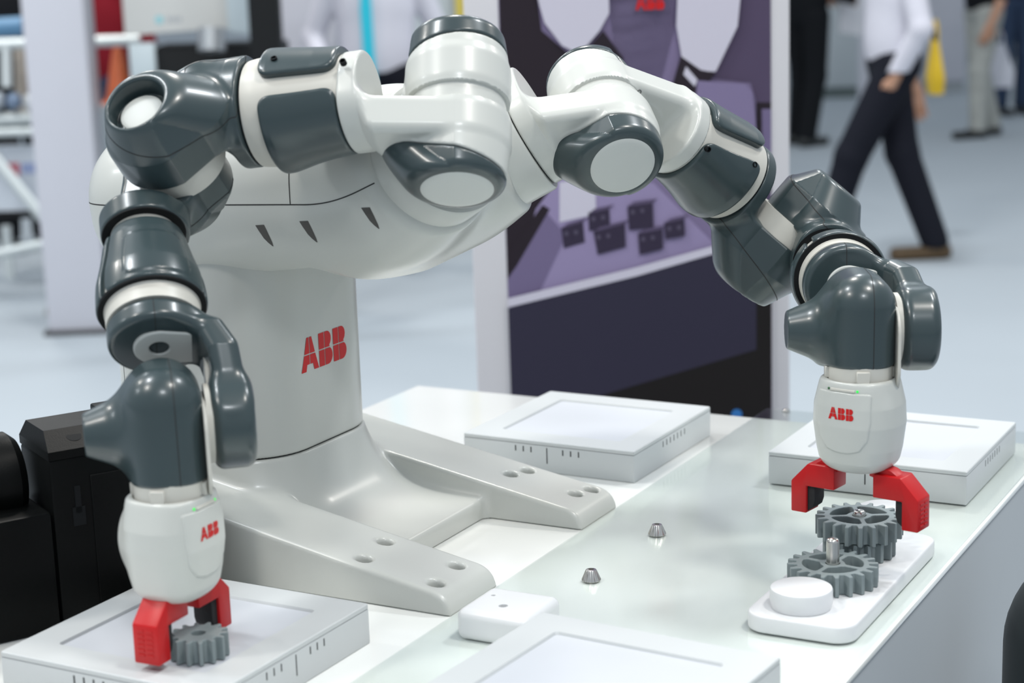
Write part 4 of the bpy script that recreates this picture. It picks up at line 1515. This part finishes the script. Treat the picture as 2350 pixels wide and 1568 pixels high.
def person(label, pos, face, h, top, legs, shoe, feet=((-0.10, 0.0), (0.10, 0.0)), hands=None, elbows=None, sleeve=True, lean=0.0, hem=0.90):
    """feet: (x,y) of the ankles; hands/elbows: (x,y,z) for left(-x) and right(+x). Local: x right, y ahead, z up, 1.75 m tall"""
    k = h / 1.75
    f_ = np.array([face[0], face[1], 0.0])
    f_ /= np.linalg.norm(f_)
    r_ = np.array([f_[1], -f_[0], 0])
    Fr = frame((pos[0], pos[1], 0), r_ * k, f_ * k, np.array([0, 0, 1.0]) * k)
    t = thing('person', (pos[0], pos[1], 0), label, 'person')
    hands = hands or ((-0.27, 0.06, 0.80), (0.27, 0.06, 0.80))
    elbows = elbows or ((-0.25, -0.02, 1.10), (0.25, -0.02, 1.10))
    hip, knee, ank = [], [], []
    for sg, (fx, fy) in zip((-1, 1), feet):
        hp_ = np.array([0.092 * sg, 0, 0.93])
        ak = np.array([fx, fy - 0.03, 0.085])
        mid = (hp_ + ak) / 2 + np.array([0, 0.045, 0])
        hip.append(hp_)
        knee.append(mid)
        ank.append(ak)

    def trousers(P):
        d = ellips(P[:, 0], P[:, 1], P[:, 2] - 0.96, 0.168, 0.120, 0.13)
        for a, b, c in zip(hip, knee, ank):
            d = smin(d, smin(cap3(P, a, b, 0.100, 0.080), cap3(P, b, c, 0.079, 0.067), 0.02), 0.03)
        return np.maximum(d, 0.055 - P[:, 2])

    def shirt(P):
        x, y, z = P.T
        y = y - lean * np.maximum(z - 0.95, 0)
        d = ellips(x, y, z - 1.24, 0.190, 0.128, 0.27)
        d = smin(d, ellips(x, y, z - 1.03, 0.176, 0.130, 0.20), 0.06)
        d = smin(d, cap3(np.stack([x, y, z], 1), (-0.155, 0, 1.41), (0.155, 0, 1.41), 0.062, 0.062), 0.06)
        for sg, e, w in zip((-1, 1), elbows, hands):
            sh = np.array([0.185 * sg, 0, 1.40])
            e, w = np.array(e), np.array(w)
            d = smin(d, cap3(P, sh, e, 0.062, 0.052), 0.03)
            end = w if sleeve else e + (w - e) * 0.25
            d = smin(d, cap3(P, e, end, 0.052, 0.042), 0.02)
        return np.maximum(d, hem - z)

    def skin(P):
        x, y, z = P.T
        y = y - lean * 0.55
        d = ellips(x, y - 0.012, z - 1.635, 0.076, 0.098, 0.118)
        d = smin(d, cap3(np.stack([x, y, z], 1), (0, -0.01, 1.44), (0, 0.0, 1.57), 0.058, 0.052), 0.03)
        d = smin(d, cap3(np.stack([x, y, z], 1), (0, 0.100, 1.652), (0, 0.122, 1.618), 0.010, 0.014), 0.012)
        d = smin(d, ellips(x, y - 0.062, z - 1.548, 0.040, 0.040, 0.030), 0.02)
        for sg in (-1, 1):
            d = smin(d, ellips(x - sg * 0.079, y + 0.004, z - 1.628, 0.010, 0.022, 0.034), 0.008)
            d = smax(d, -(np.sqrt((x - sg * 0.032) ** 2 + (y - 0.112) ** 2 + (z - 1.652) ** 2) - 0.017), 0.008)
        return d

    def hair(P):
        x, y, z = P.T
        y = y - lean * 0.55
        d = ellips(x, y - 0.0, z - 1.655, 0.084, 0.105, 0.115)
        cut = (y - 0.035) * 1.2 - (z - 1.66) * 0.95
        return np.maximum(smax(d, cut, 0.01), 1.575 - z)

    def hand(w, e, sg):
        w, e = np.array(w), np.array(e)
        ax = (w - e) / np.linalg.norm(w - e)
        side = np.cross(ax, (sg, 0.0, 0.0))
        side /= np.linalg.norm(side) + 1e-9
        nrm = np.cross(side, ax)

        def f(P):
            q = P - w
            a, b, c = q @ ax, q @ side, q @ nrm
            d = rbox(a - 0.055, b, c, 0.048, 0.040, 0.014, 0.013)
            d = smin(d, cap3(P, w - ax * 0.03, w + ax * 0.02, 0.028, 0.027), 0.015)
            Q = np.stack([a, b, c], 1)
            for i, (bb, L) in enumerate(((-0.030, 0.066), (-0.010, 0.078), (0.010, 0.073), (0.030, 0.056))):
                m1 = (0.098 + L * 0.45, bb * 1.02, -0.006)
                d = smin(d, cap3(Q, (0.098, bb, 0), m1, 0.0095, 0.0088), 0.005)
                d = smin(d, cap3(Q, m1, (0.098 + L * 0.88, bb * 1.0, -0.030), 0.0088, 0.0072), 0.003)
            d = smin(d, cap3(Q, (0.030, -0.036, 0), (0.070, -0.062, -0.012), 0.0125, 0.0105), 0.010)
            d = smin(d, cap3(Q, (0.070, -0.062, -0.012), (0.098, -0.062, -0.022), 0.0105, 0.0085), 0.003)
            return d
        c = w + ax * 0.08
        return sdf_obj('hand', f, c - 0.14, c + 0.14, 0.0065, M_SKIN, t, Fr)
    sp = max(abs(fy) for fx, fy in feet) + 0.2
    sdf_obj('trousers', trousers, (-0.32, -sp, 0.02), (0.32, sp, 1.12), 0.017, legs, t, Fr)
    arr = np.array(list(hands) + list(elbows))
    lo_, hi_ = np.minimum(arr.min(0) - 0.09, (-0.30, -0.2, hem - 0.03)), np.maximum(arr.max(0) + 0.09, (0.30, 0.3, 1.52))
    sdf_obj('shirt', shirt, lo_, hi_, 0.017, top, t, Fr)
    sdf_obj('head', skin, (-0.11, -0.13, 1.40), (0.11, 0.20, 1.78), 0.0095, M_SKIN, t, Fr)
    sdf_obj('hair', hair, (-0.11, -0.13, 1.55), (0.11, 0.20, 1.80), 0.011, M_HAIR, t, Fr)
    for sg in (-1, 1):
        ey = to_world(Fr, (sg * 0.032, 0.098 + lean * 0.55, 1.652))
        lathe_obj('eye', [(0.0001, -0.012), (0.009, -0.008), (0.012, 0), (0.009, 0.008), (0.0001, 0.012)], mat('eye_dark', (0.05, 0.04, 0.035), 0.2), t, 12, frame(ey, r_, (0, 0, 1), f_))
    box_obj('mouth', (0, 0.0995 + lean * 0.55, 1.575), (0.022, 0.004, 0.0035), mat('lip', (0.30, 0.10, 0.09), 0.5), t, 0.002, 1, Fr)
    for sg, w, e in zip((-1, 1), hands, elbows):
        if not sleeve:
            e_, w_ = np.array(e), np.array(w)
            sdf_obj('forearm', lambda P: cap3(P, e_ + (w_ - e_) * 0.1, w_, 0.043, 0.029), np.minimum(e_, w_) - 0.07, np.maximum(e_, w_) + 0.07, 0.012, M_SKIN, t, Fr)
        hand(w, e, sg)
    for (fx, fy), a in zip(feet, ank):
        def shoe_f(P, fx=fx, fy=fy):
            x, y, z = P[:, 0] - fx, P[:, 1] - fy, P[:, 2]
            d = ext(ucap(x, y, 0, -0.075, 0.038, 0.0, 0.145, 0.043), z, 0.002, 0.062, 0.02)
            d = smin(d, cap3(np.stack([x, y, z], 1), (0, -0.045, 0.05), (0, -0.035, 0.105), 0.045, 0.046), 0.03)
            return np.maximum(d, 0.002 - z)
        sdf_obj('shoe', shoe_f, (fx - 0.07, fy - 0.14, -0.01), (fx + 0.07, fy + 0.21, 0.17), 0.010, shoe, t, Fr)
    return t, Fr


M_SHIRT_W = mat('shirt_white', (0.58, 0.575, 0.64), 0.8, noise=0.06, nscale=9)
M_TR_NAVY = mat('trousers_navy', (0.009, 0.010, 0.016), 0.8, spec=0.12)
M_BLACKC = mat('cloth_black', (0.007, 0.008, 0.010), 0.8, spec=0.12)
M_SH_BRN = mat('shoe_brown', (0.075, 0.045, 0.018), 0.5)
M_SH_BLK = mat('shoe_black', (0.010, 0.012, 0.012), 0.4)
M_JEANS = mat('jeans_blue', (0.035, 0.055, 0.10), 0.8, spec=0.12)

# walking visitor, white shirt
pa_ = onz(2046, 596, 0)
tA, FA = person('person in a white shirt and dark trousers walking left on the pale floor', pa_, -RX * 0.97 - FW * 0.1, 1.72, M_SHIRT_W, M_TR_NAVY, M_SH_BRN,
                feet=((0.02, 0.36), (-0.03, -0.17)), hands=((-0.165, 0.055, 0.86), (0.22, -0.17, 0.80)), elbows=((-0.275, -0.04, 1.10), (0.26, -0.13, 1.08)), hem=0.90)
# visitor in black, side on, reading a paper
pb_ = onz(1850, 333, 0)
tB, FB = person('person dressed in black standing next to the poster stand, holding white papers', pb_, RX * 0.75 + FW * 0.65, 1.74, M_BLACKC, M_BLACKC, M_SH_BLK,
                feet=((-0.09, 0.03), (0.09, -0.06)), hands=((-0.12, 0.34, 1.06), (0.14, 0.34, 1.04)), elbows=((-0.24, 0.06, 1.10), (0.25, 0.06, 1.09)), sleeve=True)
pp_ = to_world(FB, (0.0, 0.52, 1.06))
t = prism_obj('papers', [(-0.14, -0.26), (0.10, -0.30), (0.13, 0.24), (-0.12, 0.26)], -0.006, 0.006, mat('paper_white', (0.74, 0.74, 0.78), 0.7), None,
              frame(pp_, RX * 0.8 + FW * 0.6, np.array([0, 0, 1.0]), RX * 0.6 - FW * 0.8))
tag(t, 'white papers held up by the person dressed in black', 'papers')
# far visitor in a black top and light trousers
pc_ = onz(2252, 314, 0)
hb_ = far(2302, 88, dist(pc_) + 0.05)
tC, FC = person('person in a black top and pale grey trousers, far right, walking left', pc_, -RX - FW * 0.3, 1.70, M_BLACKC, mat('trousers_pale', (0.34, 0.35, 0.33), 0.8, noise=0.25, nscale=14), M_SH_BLK,
                feet=((-0.07, 0.10), (0.07, -0.10)), hands=((-0.24, 0.08, 0.86), (0.23, -0.20, 0.90)), elbows=((-0.25, -0.03, 1.10), (0.27, -0.16, 1.12)), sleeve=False)
pd_ = onz(2322, 262, 0)
tD, FD = person('person in a dark blue jacket behind the black topped visitor, at the right edge', pd_, -FW + RX * 0.2, 1.72, mat('jacket_blue', (0.020, 0.026, 0.055), 0.8, spec=0.12), M_JEANS, M_SH_BLK)
# shopping bags
w2l = lambda Fr, p: np.linalg.inv(Fr[:, :3]) @ (np.asarray(p) - Fr[:, 3])


def tote(name, label, px0, px1, py0, py1, d, m):
    a, b = far(px0, py0, d), far(px1, py1, d)
    w_ = abs((b - a) @ RX) / 2
    z1, z0 = a[2], b[2]
    c = (a + b) / 2
    t = thing(name, (c[0], c[1], z0), label, 'bag')
    Fr = frame((c[0], c[1], z0), RX, FW, (0, 0, 1))
    H = z1 - z0
    bm = bmesh.new()
    lo_ = [(-w_ * 0.7, -0.05), (w_ * 0.9, -0.05), (w_ * 0.9, 0.05), (-w_ * 0.7, 0.05)]
    mi_ = [(-w_, -0.06), (w_, -0.06), (w_, 0.06), (-w_, 0.06)]
    hi_ = [(-w_ * 0.5, -0.02), (w_ * 0.3, -0.02), (w_ * 0.3, 0.02), (-w_ * 0.5, 0.02)]
    R = [[bm.verts.new(to_world(Fr, (x, y, zz))) for x, y in q] for q, zz in ((lo_, 0), (mi_, H * 0.3), (hi_, H))]
    for r0, r1 in zip(R[:-1], R[1:]):
        for i in range(4):
            bm.faces.new((r0[i], r0[(i + 1) % 4], r1[(i + 1) % 4], r1[i]))
    bm.faces.new(R[-1])
    bm.faces.new(R[0][::-1])
    bmesh.ops.subdivide_edges(bm, edges=bm.edges[:], cuts=2, use_grid_fill=True, smooth=0.4)
    bm_obj('bag_body', bm, m, t, True, 50)
    tube_obj('bag_handle', [to_world(Fr, (-w_ * 0.1 + w_ * 0.35 * math.cos(q), 0, H * 0.98 + 0.10 * math.sin(q))) for q in np.linspace(0, math.pi, 9)], 0.008, m, t)
    return t


tote('yellow_bag', 'yellow carrier bag hanging just behind the walking visitor', 2128, 2164, 92, 216, dist(pa_) + 0.30, mat('bag_yellow', (0.70, 0.46, 0.01), 0.6))
tote('white_bag', 'white carrier bag held at the far right between two visitors', 2262, 2326, 100, 200, dist(to_world(FC, (0.23, -0.22, 0.80))) + 0.06, mat('bag_white', (0.62, 0.63, 0.70), 0.6))

# the dark strap of the yellow bag runs up over the walker's far shoulder
yb = bpy.data.objects['yellow_bag']
top_ = np.array(yb.location) + [0, 0, 0.255]
tube_obj('bag_strap', [top_, (top_ + to_world(FA, (0.20, -0.05, 1.46))) / 2 + FA[:, 1] * -0.04, to_world(FA, (0.21, -0.10, 1.43)), to_world(FA, (0.17, -0.05, 1.487)), to_world(FA, (0.165, 0.02, 1.490)), to_world(FA, (0.20, 0.085, 1.44))], 0.012, M_BLACKC, yb)

# visitor with a turquoise lanyard
pe_ = far(868, 190, 8.75)
tE, FE = person('person in a white shirt with a turquoise lanyard, behind the upper arm', (pe_[0], pe_[1]), -FW + RX * 0.05, 1.73, M_SHIRT_W, M_TR_NAVY, M_SH_BLK,
                hands=((-0.24, 0.12, 0.95), (0.24, 0.12, 0.95)), elbows=((-0.30, -0.04, 1.12), (0.30, -0.04, 1.12)), hem=0.89)
lan = []
M_LAN = mat('lanyard_turquoise', (0.01, 0.48, 0.62), 0.6)
prism_obj('lanyard', [(-0.03, 0.88), (0.022, 0.88), (0.030, 1.25), (0.012, 1.47), (-0.016, 1.47), (-0.024, 1.25)], 0.128, 0.150, M_LAN, tE, sub_frame(FE, (0.035, 0, 0), (1, 0, 0), (0, 0, 1), (0, 1, 0)))
# visitor in red behind the pillar
pf_ = far(236, 100, 8.9)
person('person in a dark red shirt and blue jeans, partly behind the white pillar', (pf_[0], pf_[1]), -FW - RX * 0.5, 1.72, mat('shirt_red', (0.20, 0.010, 0.018), 0.8, spec=0.12), M_JEANS, M_SH_BLK)
pg_ = far(20, 30, 9.6)
person('person in black clothes beside the blue roller, top left corner', (pg_[0], pg_[1]), -FW + RX * 0.6, 1.72, M_BLACKC, M_BLACKC, M_SH_BLK)
